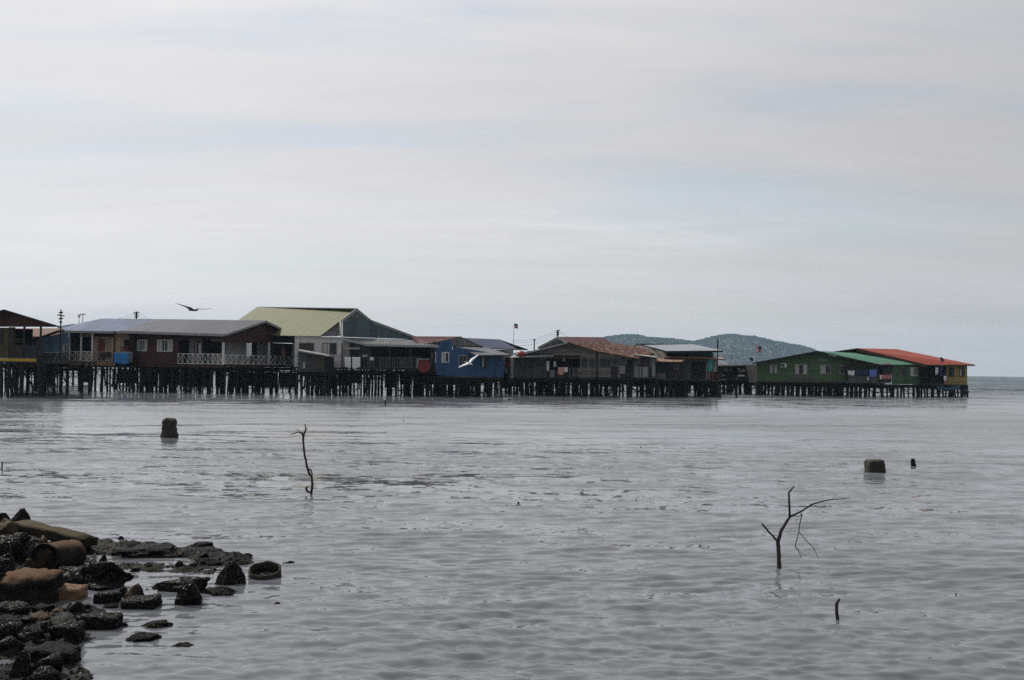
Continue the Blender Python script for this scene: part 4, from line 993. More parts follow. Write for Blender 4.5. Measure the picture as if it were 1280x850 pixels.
def snag(name, label, chains, Y):
    h = empty(name, on_z(chains[0][0][0][0], chains[0][0][0][1]), label, 'snag', 'dead branches standing in the water')
    h.location.z = 0
    for nm, (pix, rad) in zip(('trunk',) + ('branch',) * 20, chains):
        pts = []; rr = []
        for i in range(len(pix) - 1):          # subdivide with a little wobble
            a, b_ = pix[i], pix[i + 1]; n = 4
            for k in range(n):
                t = k / n; wob = .25 if 0 < t else 0
                pts.append((a[0] + (b_[0] - a[0]) * t + random.uniform(-wob, wob), a[1] + (b_[1] - a[1]) * t + random.uniform(-wob, wob), a[2] + (b_[2] - a[2]) * t)); rr.append((rad[i] + (rad[i + 1] - rad[i]) * t) * random.uniform(.9, 1.1))
        pts.append(pix[-1]); rr.append(rad[-1]); k = Y / FPX
        mb = MB(); tube(mb, pts, [r * k for r in rr]); mb.build(nm, MT['bark' if max(rad) > .8 else 'twig'], h, smooth=True)
Y = on_z(974, 711).y
def S(p, y=0): return [(a, b_, Y + y * (i / max(1, len(p) - 1))) for i, (a, b_) in enumerate(p)]
snag('bare_snag', 'bare forked branch with drooping broken twig standing in the water at right', [
    (S([(974, 722), (973.8, 711), (973.3, 690), (972.4, 677), (977, 662), (987.5, 645.5)]), [2.9, 2.8, 2.5, 2.4, 2.1, 1.8]),
    (S([(972.4, 677), (964, 668), (952.6, 654.5)], -.3), [1.5, 1.3, 1.0]),
    (S([(987, 646.5), (986.6, 630), (986, 615.5), (992.6, 607.6)], -.1), [1.6, 1.3, 1.2, .8]),
    (S([(987, 646), (1000, 640), (1015, 630.5), (1026, 627), (1040, 624.2), (1048, 623.9), (1062, 622.4)], .6), [1.5, 1.3, 1.1, .75, .65, .55, .45]),
    (S([(1041, 624.2), (1044.5, 618)], .2), [.4, .2]),
    (S([(989, 645.4), (1000.5, 645), (1001.5, 642), (1002.5, 642.5), (1000, 653), (998.5, 665), (994, 683), (1000, 692), (1001.5, 698)], .2), [.5, .45, .5, .75, .6, .6, .6, .4, .25]),
    (S([(998.5, 665), (1008, 676), (1016, 683), (1023, 698)], .2), [.55, .5, .45, .3]),
    (S([(995, 684), (1001, 690), (1006, 694)], .1), [.35, .25, .2]), (S([(999, 646), (994, 652)], .1), [.3, .2]), (S([(959, 663), (955, 666.5)], -.1), [.35, .2])], Y)
Y = on_z(389, 617).y
snag('twisted_snag', 'thin curved dead stem with twiggy top and hooked base at left', [
    (S([(390, 622), (389.2, 616), (390.6, 605), (389.6, 596), (386.5, 592), (383.5, 582), (380.6, 568), (379, 552), (379.5, 542)]), [1.6, 1.5, 1.6, 1.3, 1.5, 1.5, 1.4, 1.3, 1.5]),
    (S([(389.3, 616.5), (384, 614), (382.5, 610.5), (385.2, 607.5)], -.1), [1.2, 1.2, 1.4, .6]),
    (S([(385.5, 586), (389, 588), (390.3, 592), (389.5, 597)], .1), [.9, .9, .9, .9]),
    (S([(379.5, 545), (381.6, 538), (382.2, 534), (381, 529.6)], .1), [1.3, 1.0, .8, .5]), (S([(381.6, 538), (384.2, 536)], .1), [.8, .6]),
    (S([(379.5, 546), (377, 541.5), (372.5, 540.2), (366, 542.4), (364, 541.8)], -.2), [1.2, .9, .6, .6, .4]), (S([(377, 541.5), (373, 537.5), (369, 536.2)], .2), [.6, .4, .25]), (S([(379.2, 546), (378.4, 540)], 0), [.9, .5])], Y)
Y = on_z(1047, 773).y
snag('broken_stick', 'short thick broken stick poking from the water at lower right', [(S([(1047.5, 779), (1046.7, 772), (1045.6, 762), (1046, 754), (1049.5, 748)]), [2.3, 2.2, 2.1, 2.0, 1.2])], Y)

# ------------------------------------------------------------------ birds: one continuous mesh each
def bird(label, mat, c, axis, wings, L):
    """c body centre, axis heading, wings: two lists of (point, chord)"""
    c = Vector(c); a = Vector(axis).normalized(); mb = MB(); n = 10; prof = [(-.55, .02), (-.42, .1), (-.25, .115), (-.05, .17), (.15, .19), (.3, .14), (.38, .11), (.46, .1), (.52, .05), (.62, .012)]
    x = a.cross(Vector((0, 0, 1))).normalized(); y = x.cross(a); rings = []
    for t, r in prof: rings.append([c + a * t * L + (x * math.cos(6.2832 * i / n) + y * math.sin(6.2832 * i / n)) * r * L * .55 for i in range(n)])
    for k in range(len(prof) - 1):
        for i in range(n): mb.poly([rings[k][i], rings[k][(i + 1) % n], rings[k + 1][(i + 1) % n], rings[k + 1][i]])
    mb.poly(list(reversed(rings[0]))); mb.poly(rings[-1])
    for s, w in zip((-1, 1), wings):
        top = []
        for p, ch in w: top.append((Vector(p) + a * ch / 2, Vector(p) + y * ch * .12, Vector(p) - a * ch / 2, Vector(p) - y * .004))
        for k in range(len(top) - 1):
            for i in range(4): mb.poly([top[k][i], top[k][(i + 1) % 4], top[k + 1][(i + 1) % 4], top[k + 1][i]])
        mb.poly(list(top[-1]))
    mb.poly([c - a * .4 * L + x * .04 * L, c - a * .75 * L + x * .12 * L, c - a * .75 * L - x * .12 * L, c - a * .4 * L - x * .04 * L])
    o = mb.build('seabird', MT[mat], None, c, smooth=True); return tag(o, label, 'bird', 'seabirds in flight')
Yb = 42
W = lambda px, py, ch, y=0: (at(px, py, Yb + y), ch)
bird('dark bird gliding with spread wings above the grey roofs at left', 'darkfeather', at(241.5, 388, Yb), (1, .15, .02), ([W(240, 387.4, .2), W(236, 384.4, .2, -.1), (at(229, 382, Yb - .3), .13), (at(219, 379, Yb - .5), .03)], [W(243, 387.4, .2), (at(247, 386.2, Yb + .2), .18), (at(256, 386.8, Yb + .4), .12), (at(265.5, 385, Yb + .6), .03)]), .36)
bird('white seagull banking in front of the blue house', 'feather', at(586.5, 454.2, Yb), (.75, -.55, -.3), ([W(586, 454, .16), (at(581, 456.2, Yb - .1), .15), (at(577, 457.6, Yb - .2), .1), (at(573, 459.6, Yb - .3), .03)], [W(587.5, 453, .16), (at(590.5, 449, Yb + .1), .15), (at(594, 446.5, Yb + .2), .1), (at(598, 443.4, Yb + .3), .03)]), .32)

# ================================================================== SHORE
XS = [(3, -2.6), (6, -3.5), (8, -4.15), (9.5, -4.7), (10.6, -4.95), (11.4, -4.8), (12.2, -4.85), (13, -5.2), (14, -5.6), (15, -6.7), (17, -10), (22, -20)]
SHO = []
def shoal(pix, hgt, wid): SHO.append(([on_z(*p) for p in pix], hgt, wid))
shoal([(108, 688), (150, 691), (200, 690), (230, 691), (262, 697), (292, 702)], .085, .26)
shoal([(112, 679), (140, 681), (170, 684)], .06, .14)
shoal([(160, 708), (190, 709), (230, 712), (262, 712)], .018, .32)
shoal([(205, 733), (240, 737), (285, 741)], .02, .2)
shoal([(0, 770), (40, 778), (70, 775)], .08, .5)
shoal([(0, 805), (30, 812), (60, 800)], .06, .4)
shoal([(0, 848), (50, 846)], .06, .4)
def shore_h(x, y):
    xs = np.interp(y, [a for a, _ in XS], [b for _, b in XS]); d = xs - x
    h = .20 * d if d > 0 else max(-.6, .10 * d)
    h = min(h, .85)
    h += .05 * mnoise.fractal(Vector((x * 1.3, y * 1.3, 0)), 1.0, 2.0, 5) - .015
    for pts, hh, w in SHO:
        best = 9
        for i in range(len(pts) - 1):
            a, b_ = pts[i], pts[i + 1]; vx, vy = b_.x - a.x, b_.y - a.y; t = max(0, min(1, ((x - a.x) * vx + (y - a.y) * vy) / (vx * vx + vy * vy)))
            best = min(best, math.hypot(x - a.x - vx * t, y - a.y - vy * t))
        if best < w * 1.6:
            f = max(0, 1 - (best / (w * 1.6)) ** 2); nz = mnoise.fractal(Vector((x * 4, y * 4, 5)), 1.0, 2.0, 4)
            h = max(h, -.12 + f * (.12 + hh) * (1 + .35 * nz) + .03 * mnoise.noise(Vector((x * 14, y * 14, 0))) * f)
    return h + .016 * mnoise.noise(Vector((x * 9, y * 9, 1))) + .008 * mnoise.noise(Vector((x * 23, y * 23, 1)))
def on_shore(px, py):
    d = ray(px, py); Yv = 6.0
    while Yv < 22:
        p = CAM + d * (Yv / d.y)
        if p.z <= max(0, shore_h(p.x, p.y)): return p
        Yv += .06
    return on_z(px, py)
x0, x1, y0, y1, st_ = -13.0, .4, 3.0, 19.0, .055
nx, ny = int((x1 - x0) / st_), int((y1 - y0) / st_); vs = []; fs = []
for j in range(ny + 1):
    for i in range(nx + 1):
        x, y = x0 + st_ * i, y0 + st_ * j; vs.append((x, y, shore_h(x, y)))
for j in range(ny):
    for i in range(nx):
        a = j * (nx + 1) + i; fs.append((a, a + 1, a + nx + 2, a + nx + 1))
me = bpy.data.meshes.new('shore'); me.from_pydata(vs, [], fs); me.polygons.foreach_set('use_smooth', [True] * len(fs))
m, nt, b = new_mat('wet_gravel'); tc = N(nt, 'ShaderNodeTexCoord'); ob = tc.outputs['Object']
n1 = noise_n(nt, ob, 2.5, 7, .65); vo = N(nt, 'ShaderNodeTexVoronoi'); vo.inputs['Scale'].default_value = 22; nt.links.new(ob, vo.inputs['Vector'])
col = mixc(nt, ramp(nt, n1.outputs['Fac'], [(.38, 0.0), (.62, 1.0)]), (.003, .003, .0028), (.0085, .0078, .006))
col = mixc(nt, .6, col, mixc(nt, 1.0, col, vo.outputs['Color'], 'MULTIPLY'))
nt.links.new(col, b.inputs['Base Color']); nt.links.new(math_n(nt, 'MULTIPLY_ADD', n1.outputs['Fac'], -.9, 1.25, ), b.inputs['Roughness']); b.inputs['Specular IOR Level'].default_value = .18
bp = N(nt, 'ShaderNodeBump'); bp.inputs['Strength'].default_value = .9; bp.inputs['Distance'].default_value = .02; nt.links.new(vo.outputs['Distance'], bp.inputs['Height']); bp.invert = True; nt.links.new(bp.outputs[0], b.inputs['Normal'])
me.materials.append(m); o = bpy.data.objects.new('shore_ground', me); COL.objects.link(o); tag(o, kind='structure')

# ------------------------------------------------------------------ rocks
def rock_mesh(seed, kind='ang', sub=3, rough=.06):
    """unit rock: fits x,y in [-.5,.5], z in [0,1]"""
    rnd = random.Random(seed); bm = bmesh.new()
    if kind == 'ang':
        pts = []
        for _ in range(13):
            v = Vector((rnd.gauss(0, 1), rnd.gauss(0, 1), rnd.gauss(0, 1))).normalized(); v *= rnd.uniform(.75, 1.05); pts.append(v)
    elif kind == 'block':
        pts = [Vector((sx * rnd.uniform(.82, 1), sy * rnd.uniform(.7, 1), sz * rnd.uniform(.7, 1))) for sx in (-1, 1) for sy in (-1, 1) for sz in (-1, 1)] + [Vector((rnd.uniform(-.5, .5), rnd.uniform(-.5, .5), 1.0)), Vector((1.04, rnd.uniform(-.4, .4), rnd.uniform(-.3, .3)))]
    elif kind == 'peak':
        pts = [Vector((rnd.uniform(.0, .3), 0, 1))] + [Vector((math.cos(a) * rnd.uniform(.8, 1), math.sin(a) * rnd.uniform(.8, 1), rnd.uniform(-.9, -.4))) for a in np.linspace(0, 5.6, 7)] + [Vector((-.45, rnd.uniform(-.3, .3), .25)), Vector((.62, rnd.uniform(-.3, .3), .45))]
    else:
        pts = [Vector((rnd.gauss(0, 1), rnd.gauss(0, 1), rnd.gauss(0, 1))).normalized() * rnd.uniform(.9, 1) for _ in range(40)]
    if kind == 'peak': rough *= .6
    for p in pts: bm.verts.new(p)
    r = bmesh.ops.convex_hull(bm, input=bm.verts); bmesh.ops.delete(bm, geom=[e for e in r['geom_interior'] if isinstance(e, bmesh.types.BMVert)], context='VERTS')
    bmesh.ops.bevel(bm, geom=bm.edges[:], offset=.07 if kind != 'round' else .03, segments=2, affect='EDGES', clamp_overlap=True)
    bmesh.ops.triangulate(bm, faces=bm.faces)
    for _ in range(4):
        le = [e for e in bm.edges if e.calc_length() > (.26 if sub < 3 else .15)]
        if not le: break
        bmesh.ops.subdivide_edges(bm, edges=le, cuts=1, use_grid_fill=True)
        bmesh.ops.triangulate(bm, faces=[f for f in bm.faces if len(f.verts) > 3])
    bm.normal_update()
    o3 = Vector((seed * 3.1, seed * 1.7, 0))
    for v in bm.verts:
        nz = mnoise.fractal(v.co * 2.0 + o3, 1.0, 2.1, 5) * rough * 1.6 + (abs(mnoise.noise(v.co * 7 + o3)) - .25) * rough * .6
        v.co += v.normal * nz
    xs = [v.co.x for v in bm.verts]; ys = [v.co.y for v in bm.verts]; zs = [v.co.z for v in bm.verts]
    for v in bm.verts:
        v.co = Vector(((v.co.x - min(xs)) / (max(xs) - min(xs)) - .5, (v.co.y - min(ys)) / (max(ys) - min(ys)) - .5, (v.co.z - min(zs)) / (max(zs) - min(zs))))
    return bm
def to_obj(name, bm, mat, smooth_angle=True):
    me = bpy.data.meshes.new(name); bm.to_mesh(me); bm.free(); me.materials.append(mat); me.polygons.foreach_set('use_smooth', [True] * len(me.polygons))
    o = bpy.data.objects.new(name, me); COL.objects.link(o); return o
NR = [0]
def rock(px0, pyt, px1, pyb, label, mat='dark', kind='ang', depth=.8, rough=.06, sink=.35, seed=None, rz=0, tilt=0.0, name='rock', cat='rock', group=None):
    NR[0] += 1; seed = seed if seed is not None else NR[0]
    p = on_shore((px0 + px1) / 2, pyb); k = p.y / FPX; w = (px1 - px0) * k; hv = (pyb - pyt) * k; dpt = w * depth
    hv = max(hv - dpt * .12, hv * .55)           # part of the seen height is the top face leaning back
    o = to_obj(name, rock_mesh(seed, kind, 3 if w > .12 else 2, rough), RK[mat]); s = sink * hv + .05
    dv = Vector((p.x, p.y, 0)).normalized() * dpt * .42; o.location = (p.x + dv.x, p.y + dv.y, p.z - s); o.scale = (w, dpt, hv + s); o.rotation_euler = (0, tilt, rz)
    return tag(o, label, cat, group)

# concrete pipe lying on the shore: hollow, opening at its left end
def frame_from(axis):
    a = Vector(axis).normalized(); x = a.cross(Vector((0, 0, 1))).normalized(); return a, x, x.cross(a)
def pipe(name, mat, c0, c1, ro, ri, label, cat, n=40, rough=.006, seed=0):
    c0, c1 = Vector(c0), Vector(c1); a, x, y = frame_from(c1 - c0); Ln = (c1 - c0).length; mb = MB(); prof = []
    m_ = 10
    for k in range(m_ + 1): prof.append((Ln * k / m_, ro))
    prof.append((Ln - .004, ro - .012)); prof += [(Ln, ri + .01)] + [(Ln * k / m_, ri) for k in range(m_, -1, -1)] + [(-.003, ri + .01), (-.003, ro - .01)]
    rings = []
    for t, r in prof:
        row = []
        for i in range(n):
            q = c0 + a * t + (x * math.cos(6.2832 * i / n) + y * math.sin(6.2832 * i / n)) * r
            row.append(q + (q - c0 - a * t).normalized() * (mnoise.fractal(q * 9 + Vector((seed, 0, 0)), 1, 2, 4) * rough) + a * (mnoise.noise(q * 12) * .012 if t < .01 or t > Ln - .01 else 0))
        rings.append(row)
    for k in range(len(rings)):
        k2 = (k + 1) % len(rings)
        for i in range(n): mb.poly([rings[k][i], rings[k][(i + 1) % n], rings[k2][(i + 1) % n], rings[k2][i]])
    o = mb.build(name, RK[mat], None, (c0 + c1) / 2 - Vector((0, 0, ro)), smooth=True); return tag(o, label, cat)
Yp = on_shore(60, 722).y
Yp = 12.2
c0 = at(54.5, 698.5, Yp); c1 = at(91, 693.5, Yp + .62); ro = 17.6 * Yp / FPX
pipe('concrete_pipe', 'conc', c0, c1, ro * 1.1, ro * .94, 'large broken brown concrete pipe lying on the shore with open end to the left', 'pipe', seed=1, rough=.012)
# ring pipe standing in the water
p = on_z(333, 722.5); k = p.y / FPX; r = 20.3 * k; p.x *= 1 + r / p.y
pipe('concrete_ring', 'stump', (p.x, p.y + r * .95 + .02, -.25), (p.x, p.y + r * .95, .105), r, r * .9, 'dark concrete pipe ring standing upright in shallow water', 'pipe ring', seed=5, rough=.004)
bpy.data.objects['concrete_ring'].rotation_euler = (R(14), 0, 0)
ring_ = bpy.data.objects['concrete_ring']; bm = bmesh.new(); bmesh.ops.create_circle(bm, cap_ends=True, segments=24, radius=r * .89); me = bpy.data.meshes.new('ring_shade'); bm.to_mesh(me); bm.free(); me.materials.append(RK['dark']); o = bpy.data.objects.new('ring_shade', me); COL.objects.link(o); o.parent = ring_; o.location = (0, 0, r + .095)  # dark disc standing in for the shade inside the ring
# sloping slab
A, B = at(24, 650.5, 14.3), at(112, 672.5, 13.6); d = B - A; sd = Vector((d.y, -d.x, 0)).normalized(); sd = sd if sd.y > 0 else -sd
bm = bmesh.new(); bmesh.ops.create_cube(bm, size=1); bmesh.ops.bevel(bm, geom=bm.edges[:], offset=.04, segments=2, affect='EDGES'); bmesh.ops.subdivide_edges(bm, edges=bm.edges[:], cuts=5, use_grid_fill=True)
up = d.cross(sd).normalized(); up = up if up.z > 0 else -up
for v in bm.verts:
    q = v.co.copy(); wdt = .3; th = .115
    w_ = (A + B) / 2 + d * q.x * 1.0 + sd * (q.y * wdt) + up * ((q.z - .5) * th); nz = mnoise.fractal(w_ * 5, 1, 2, 5) * .022; v.co = w_ + Vector((nz, nz, nz)) - (A + B) / 2
o = to_obj('concrete_slab', bm, RK['moss']); o.location = (A + B) / 2; tag(o, 'long mossy concrete slab sloping from the rubble down to the water', 'slab')
# squat broken stump block
p = on_shore(38, 753); p.z -= .1; k = p.y / FPX
o = lumpy('concrete_stump', 'conc', Vector((p.x * (1 + .26 / p.y), p.y + .26, p.z)), 35.5 * k, .30, 36 * k + .06, [(0, 1.02), (.5, 1.0), (.82, .97), (.93, .9), (1, .78)], 31, n=44, m_=18, rough=.05, square=.05); tag(o, 'squat round concrete stump with orange brown worn top in the foreground', 'stump')

# rocks one by one: px0, top, px1, base
Rk = rock
Rk(4, 633, 46, 664, 'dark pointed rock at the top of the rubble heap', 'dark', 'peak', seed=11, depth=.6)
Rk(-14, 639, 14, 668, 'dark rounded rock at the left frame edge on top of the heap', 'dark', 'round', seed=12)
Rk(-12, 647, 22, 680, 'reddish brown topped rock below the pointed rock', 'brown', 'round', seed=13)
Rk(-20, 664, 34, 700, 'broad rough dark boulder on the left of the heap', 'dark', 'ang', seed=14, rough=.1)
Rk(18, 672, 48, 705, 'rough dark rock between the boulder and the pipe', 'dark', 'ang', seed=15, rough=.12)
Rk(36, 667, 76, 712, 'large pitted brown rock behind the concrete pipe', 'brown', 'ang', seed=16, rough=.1)
Rk(20, 697, 46, 720, 'small brown wedge stone left of the pipe opening', 'brown', 'peak', seed=17)
Rk(-20, 690, 26, 735, 'dark crumbling boulder at left edge above the round stump', 'dark', 'ang', seed=18, rough=.12)
Rk(70, 667, 92, 680, 'small pale wet stone between slab and pipe', 'pale', 'round', seed=19)
Rk(72, 730, 106, 751, 'flat orange tan stone beside the round stump', 'orange', 'block', depth=.9, seed=20)
Rk(96, 700, 165, 735, 'long low black rock right of the concrete pipe', 'dark', 'ang', seed=21, depth=.35, rough=.1)
Rk(68, 706, 140, 735, 'black shaded rock under the concrete pipe', 'dark', 'ang', seed=22)
Rk(120, 692, 136, 708, 'small upright grey stone standing behind the long black rock', 'dark', 'peak', seed=23)
Rk(112, 691, 122, 707, 'small bright wet stone at the pipe right end', 'pale', 'peak', seed=24, depth=.5)
Rk(104, 724, 152, 738, 'low black rock with wet shiny rim below the long rock', 'dark', 'round', seed=25)
Rk(145, 677, 238, 699, 'low dark hump of rock in the weedy shoal', 'shell', 'ang', seed=26, depth=.6, rough=.12)
Rk(142, 669, 157, 676, 'small black pointed rock beyond the shoal', 'dark', 'peak', seed=27)
Rk(118, 738, 150, 754, 'dark flat topped rock right of the orange stone', 'dark', 'block', seed=28)
Rk(150, 728, 185, 751, 'brown grey pointed rock with ridges beside the flat rocks', 'brown', 'peak', seed=29)
Rk(147, 733, 160, 746, 'small dark rock left of the brown pointed rock', 'dark', 'round', seed=30)
Rk(155, 745, 201, 762, 'long dark wedge rock with pale wet edge', 'dark', 'block', seed=33, tilt=-.12)
Rk(128, 753, 150, 761, 'small wet shiny stone below the flat topped rock', 'shell', 'round', seed=34)
Rk(192, 720, 262, 742, 'long bumpy black rock reaching right into the water', 'dark', 'ang', seed=35, depth=.35, rough=.1)
Rk(219, 726, 252, 757, 'upright black rock standing before the long bumpy rock', 'dark', 'round', seed=36, rough=.1)
Rk(265, 700, 311, 732, 'dark triangular rock left of the pipe ring', 'dark', 'peak', seed=40, depth=.7)
Rk(237, 676, 267, 683, 'low black weedy rock farthest out beyond the shoal', 'shell', 'round', seed=41, rough=.12)
Rk(301, 690.5, 316, 695, 'small flat black rock above the triangular rock', 'dark', 'round', seed=42)
Rk(352, 700, 368, 705.5, 'tiny black rock right behind the pipe ring', 'dark', 'ang', seed=43)
Rk(342, 752, 352, 756, 'tiny black stone awash right below the pipe ring', 'dark', 'round', seed=44)
Rk(228, 703, 248, 713, 'small black wedge rock in the shoal left of the triangular rock', 'dark', 'peak', seed=45)
Rk(218, 700, 230, 709, 'small black lump left of the wedge rock', 'dark', 'round', seed=46)
Rk(240, 696, 286, 707, 'low gravelly black rock at the outer shoal end', 'shell', 'round', seed=47, rough=.12, depth=.5)
Rk(252, 733, 294, 745, 'broken glistening rock patch right of the upright rock', 'shell', 'round', seed=48, rough=.15, depth=.6)
Rk(81, 751, 105, 766, 'angular black rock below the orange stone', 'dark', 'ang', seed=49)
Rk(100, 766, 151, 788, 'black rectangular block at the water edge', 'dark', 'block', seed=50, depth=.6)
Rk(148, 778, 161, 784, 'small black stone at the right end of the rectangular block', 'dark', 'round', seed=51)
Rk(66, 777, 104, 799, 'dark cube shaped rock left of the rectangular block', 'dark', 'block', seed=52, depth=.8)
Rk(43, 775, 72, 793, 'lumpy black rock between cube rock and shore', 'dark', 'round', seed=53, rough=.12)
Rk(175, 773.5, 216, 786, 'low barnacled rock awash, farther of two', 'shell', 'round', seed=54, rough=.16)
Rk(154, 789.5, 203, 804, 'low barnacled rock awash, nearer of two', 'shell', 'round', seed=55, rough=.16)
Rk(212, 803, 245, 811, 'flat black rock barely above water at lower right of the rubble', 'shell', 'round', seed=56, rough=.12)
Rk(40, 806, 96, 827, 'slanted grey rock with wet shiny face in the foreground', 'shell', 'block', seed=57, tilt=.1, depth=.8)
Rk(8, 812, 44, 846, 'black triangular rock at the bottom left', 'dark', 'peak', seed=58)
Rk(34, 816, 78, 842, 'black ridge rock beside the bottom left triangle', 'dark', 'ang', seed=59)
Rk(34, 832, 76, 858, 'rounded black rock cut by the bottom frame edge', 'dark', 'round', seed=60)
Rk(-14, 772, 30, 800, 'dark boulder at left edge below the round stump', 'dark', 'round', seed=61)
Rk(16, 782, 58, 802, 'low dark rock in the foreground pools', 'dark', 'ang', seed=62)
Rk(-16, 796, 32, 822, 'wide black rock at left edge of the foreground', 'dark', 'ang', seed=63)
Rk(40, 798, 58, 808, 'small flat black rock above the slanted grey rock', 'dark', 'block', seed=64)
Rk(-8, 752, 40, 772, 'dark rubble rock in front of the round stump', 'dark', 'ang', seed=65, rough=.1)
Rk(36, 764, 64, 776, 'low arched stone with pale rim in the pool', 'brown', 'round', seed=66)
Rk(-20, 710, 10, 750, 'dark rock left of the round stump', 'dark', 'ang', seed=67)
# small loose stones
rnd = random.Random(21); SM = [rock_mesh(200 + i, 'ang' if i % 2 else 'round', 2, .09) for i in range(6)]; SMM = []
for i, bm in enumerate(SM):
    me = bpy.data.meshes.new('small_stone'); bm.to_mesh(me); bm.free(); me.materials.append(RK[('dark', 'dark', 'shell', 'dark', 'brown', 'shell')[i]]); me.polygons.foreach_set('use_smooth', [True] * len(me.polygons)); SMM.append(me)
ZON = [((0, 640), (110, 760), 30), ((0, 750), (110, 850), 32), ((110, 690), (270, 760), 28), ((60, 745), (215, 800), 16)]
cnt = 0
for (ax, ay), (bx_, by), n in ZON:
    for _ in range(n):
        px, py = rnd.uniform(ax, bx_), rnd.uniform(ay, by)
        if px > 60 + (by - 700) * 0 and py > 800 and px > 70: continue
        p = on_shore(px, py)
        if shore_h(p.x, p.y) < -.03: continue
        s = rnd.uniform(.04, .13); o = bpy.data.objects.new('small_stone', rnd.choice(SMM)); COL.objects.link(o)
        o.location = (p.x, p.y, p.z - s * .3); o.scale = (s * rnd.uniform(.8, 1.4), s, s * rnd.uniform(.5, .9)); o.rotation_euler = (rnd.uniform(-.3, .3), rnd.uniform(-.3, .3), rnd.uniform(0, 6.28))
        tag(o, 'small dark wet stone among the rubble at the water edge', 'stone', 'small loose stones of the rubble shore'); cnt += 1
# pebbles and shell grit on the shoals: uncountable
mb = MB(); k = 0
for _ in range(9000):
    if k >= 1500: break
    px, py = (rnd.uniform(95, 310), rnd.uniform(672, 748)) if rnd.random() < .62 else (rnd.uniform(-10, 130), rnd.uniform(690, 860))
    p = on_z(px, py); hh = shore_h(p.x, p.y)
    if hh < -.012 or hh > .25: continue
    s = rnd.uniform(.006, .022); c = Vector((p.x, p.y, hh)); k += 1
    q = [c + Vector((rnd.uniform(.6, 1.2) * s * math.cos(a), rnd.uniform(.6, 1.2) * s * math.sin(a), rnd.uniform(-.2, .2) * s)) for a in (0, 1.26, 2.5, 3.77, 5.03)]; t = c + Vector((rnd.uniform(-.3, .3) * s, rnd.uniform(-.3, .3) * s, s * rnd.uniform(.5, 1.0)))
    for i in range(5): mb.poly([q[i], q[(i + 1) % 5], t])
tag(mb.build('pebbles', RK['dark'], None, on_z(200, 700)), kind='stuff')
# ================================================================== HILLS
def hill(name, prof, Y, depth, seed):
    """island ridge: crest height from a pixel profile, falling away to both sides"""
    xs = []; zs = []
    for px, py in prof:
        p = at(px, py + 1.4, Y); xs.append(p.x); zs.append(max(p.z, -2))
    nx, ny = 220, 46; vs = []; fs = []
    X0, X1 = xs[0], xs[-1]
    H = np.interp(np.linspace(X0, X1, nx + 1), xs, zs)
    for j in range(ny + 1):
        v = -1 + 2 * j / ny
        for i in range(nx + 1):
            x = X0 + (X1 - X0) * i / nx; y = Y + depth * v
            f = max(0, 1 - abs(v) ** 1.5) if v < 0 else max(0, 1 - v ** 1.6)
            rg = .82 + .36 * mnoise.fractal(Vector((x / 190 + seed, y / 260, 0)), 1, 2, 4) * (1 - f) * 1.5 + .18 * f
            z = H[i] * f * min(1.0, max(.2, rg)) - 1.2
            vs.append((x, y, z))
    for j in range(ny):
        for i in range(nx):
            a = j * (nx + 1) + i; fs.append((a, a + 1, a + nx + 2, a + nx + 1))
    me = bpy.data.meshes.new(name); me.from_pydata(vs, [], fs); me.polygons.foreach_set('use_smooth', [True] * len(fs))
    me.materials.append(HM); o = bpy.data.objects.new(name, me); COL.objects.link(o); tag(o, kind='structure'); return vs, nx, ny
HM, nt, b = new_mat('hill_ground'); tc = N(nt, 'ShaderNodeTexCoord'); n1 = noise_n(nt, tc.outputs['Object'], .02, 5)
nt.links.new(mixc(nt, n1.outputs['Fac'], (.02, .035, .014), (.05, .06, .025)), b.inputs['Base Color']); b.inputs['Roughness'].default_value = .9
FM, nt, b = new_mat('forest_leaves'); tc = N(nt, 'ShaderNodeTexCoord'); n1 = noise_n(nt, tc.outputs['Object'], .012, 6, .7)
nt.links.new(mixc(nt, ramp(nt, n1.outputs['Fac'], [(.35, 0.0), (.65, 1.0)]), (.014, .024, .016), (.019, .03, .019)), b.inputs['Base Color']); b.inputs['Roughness'].default_value = .9; b.inputs['Specular IOR Level'].default_value = .1
PA = [(630, 462), (645, 440), (660, 439), (690, 437), (720, 434), (745, 428), (752, 423.5), (758, 420), (772, 418), (785, 416.9), (797, 417.4), (806, 420), (820, 421), (838, 421.8), (852, 424), (868, 425.4), (880, 423), (892, 419.5), (905, 417.2), (914, 416.2), (926, 418), (940, 419), (952, 421.5), (962, 424.8), (972, 425.8), (984, 428.6), (996, 430), (1004, 433), (1012, 437.5), (1022, 440), (1032, 449), (1045, 459), (1060, 467)]
PB = [(20, 452), (45, 432), (66, 414), (78, 408), (87, 404.8), (95, 404.2), (108, 408), (130, 420), (160, 436), (190, 454)]
rnd = random.Random(5)
tmpl = bmesh.new(); bmesh.ops.create_icosphere(tmpl, subdivisions=1, radius=1); tmpl.verts.ensure_lookup_table()
TV = np.array([v.co for v in tmpl.verts]); TF = np.array([[v.index for v in f.verts] for f in tmpl.faces]); tmpl.free()
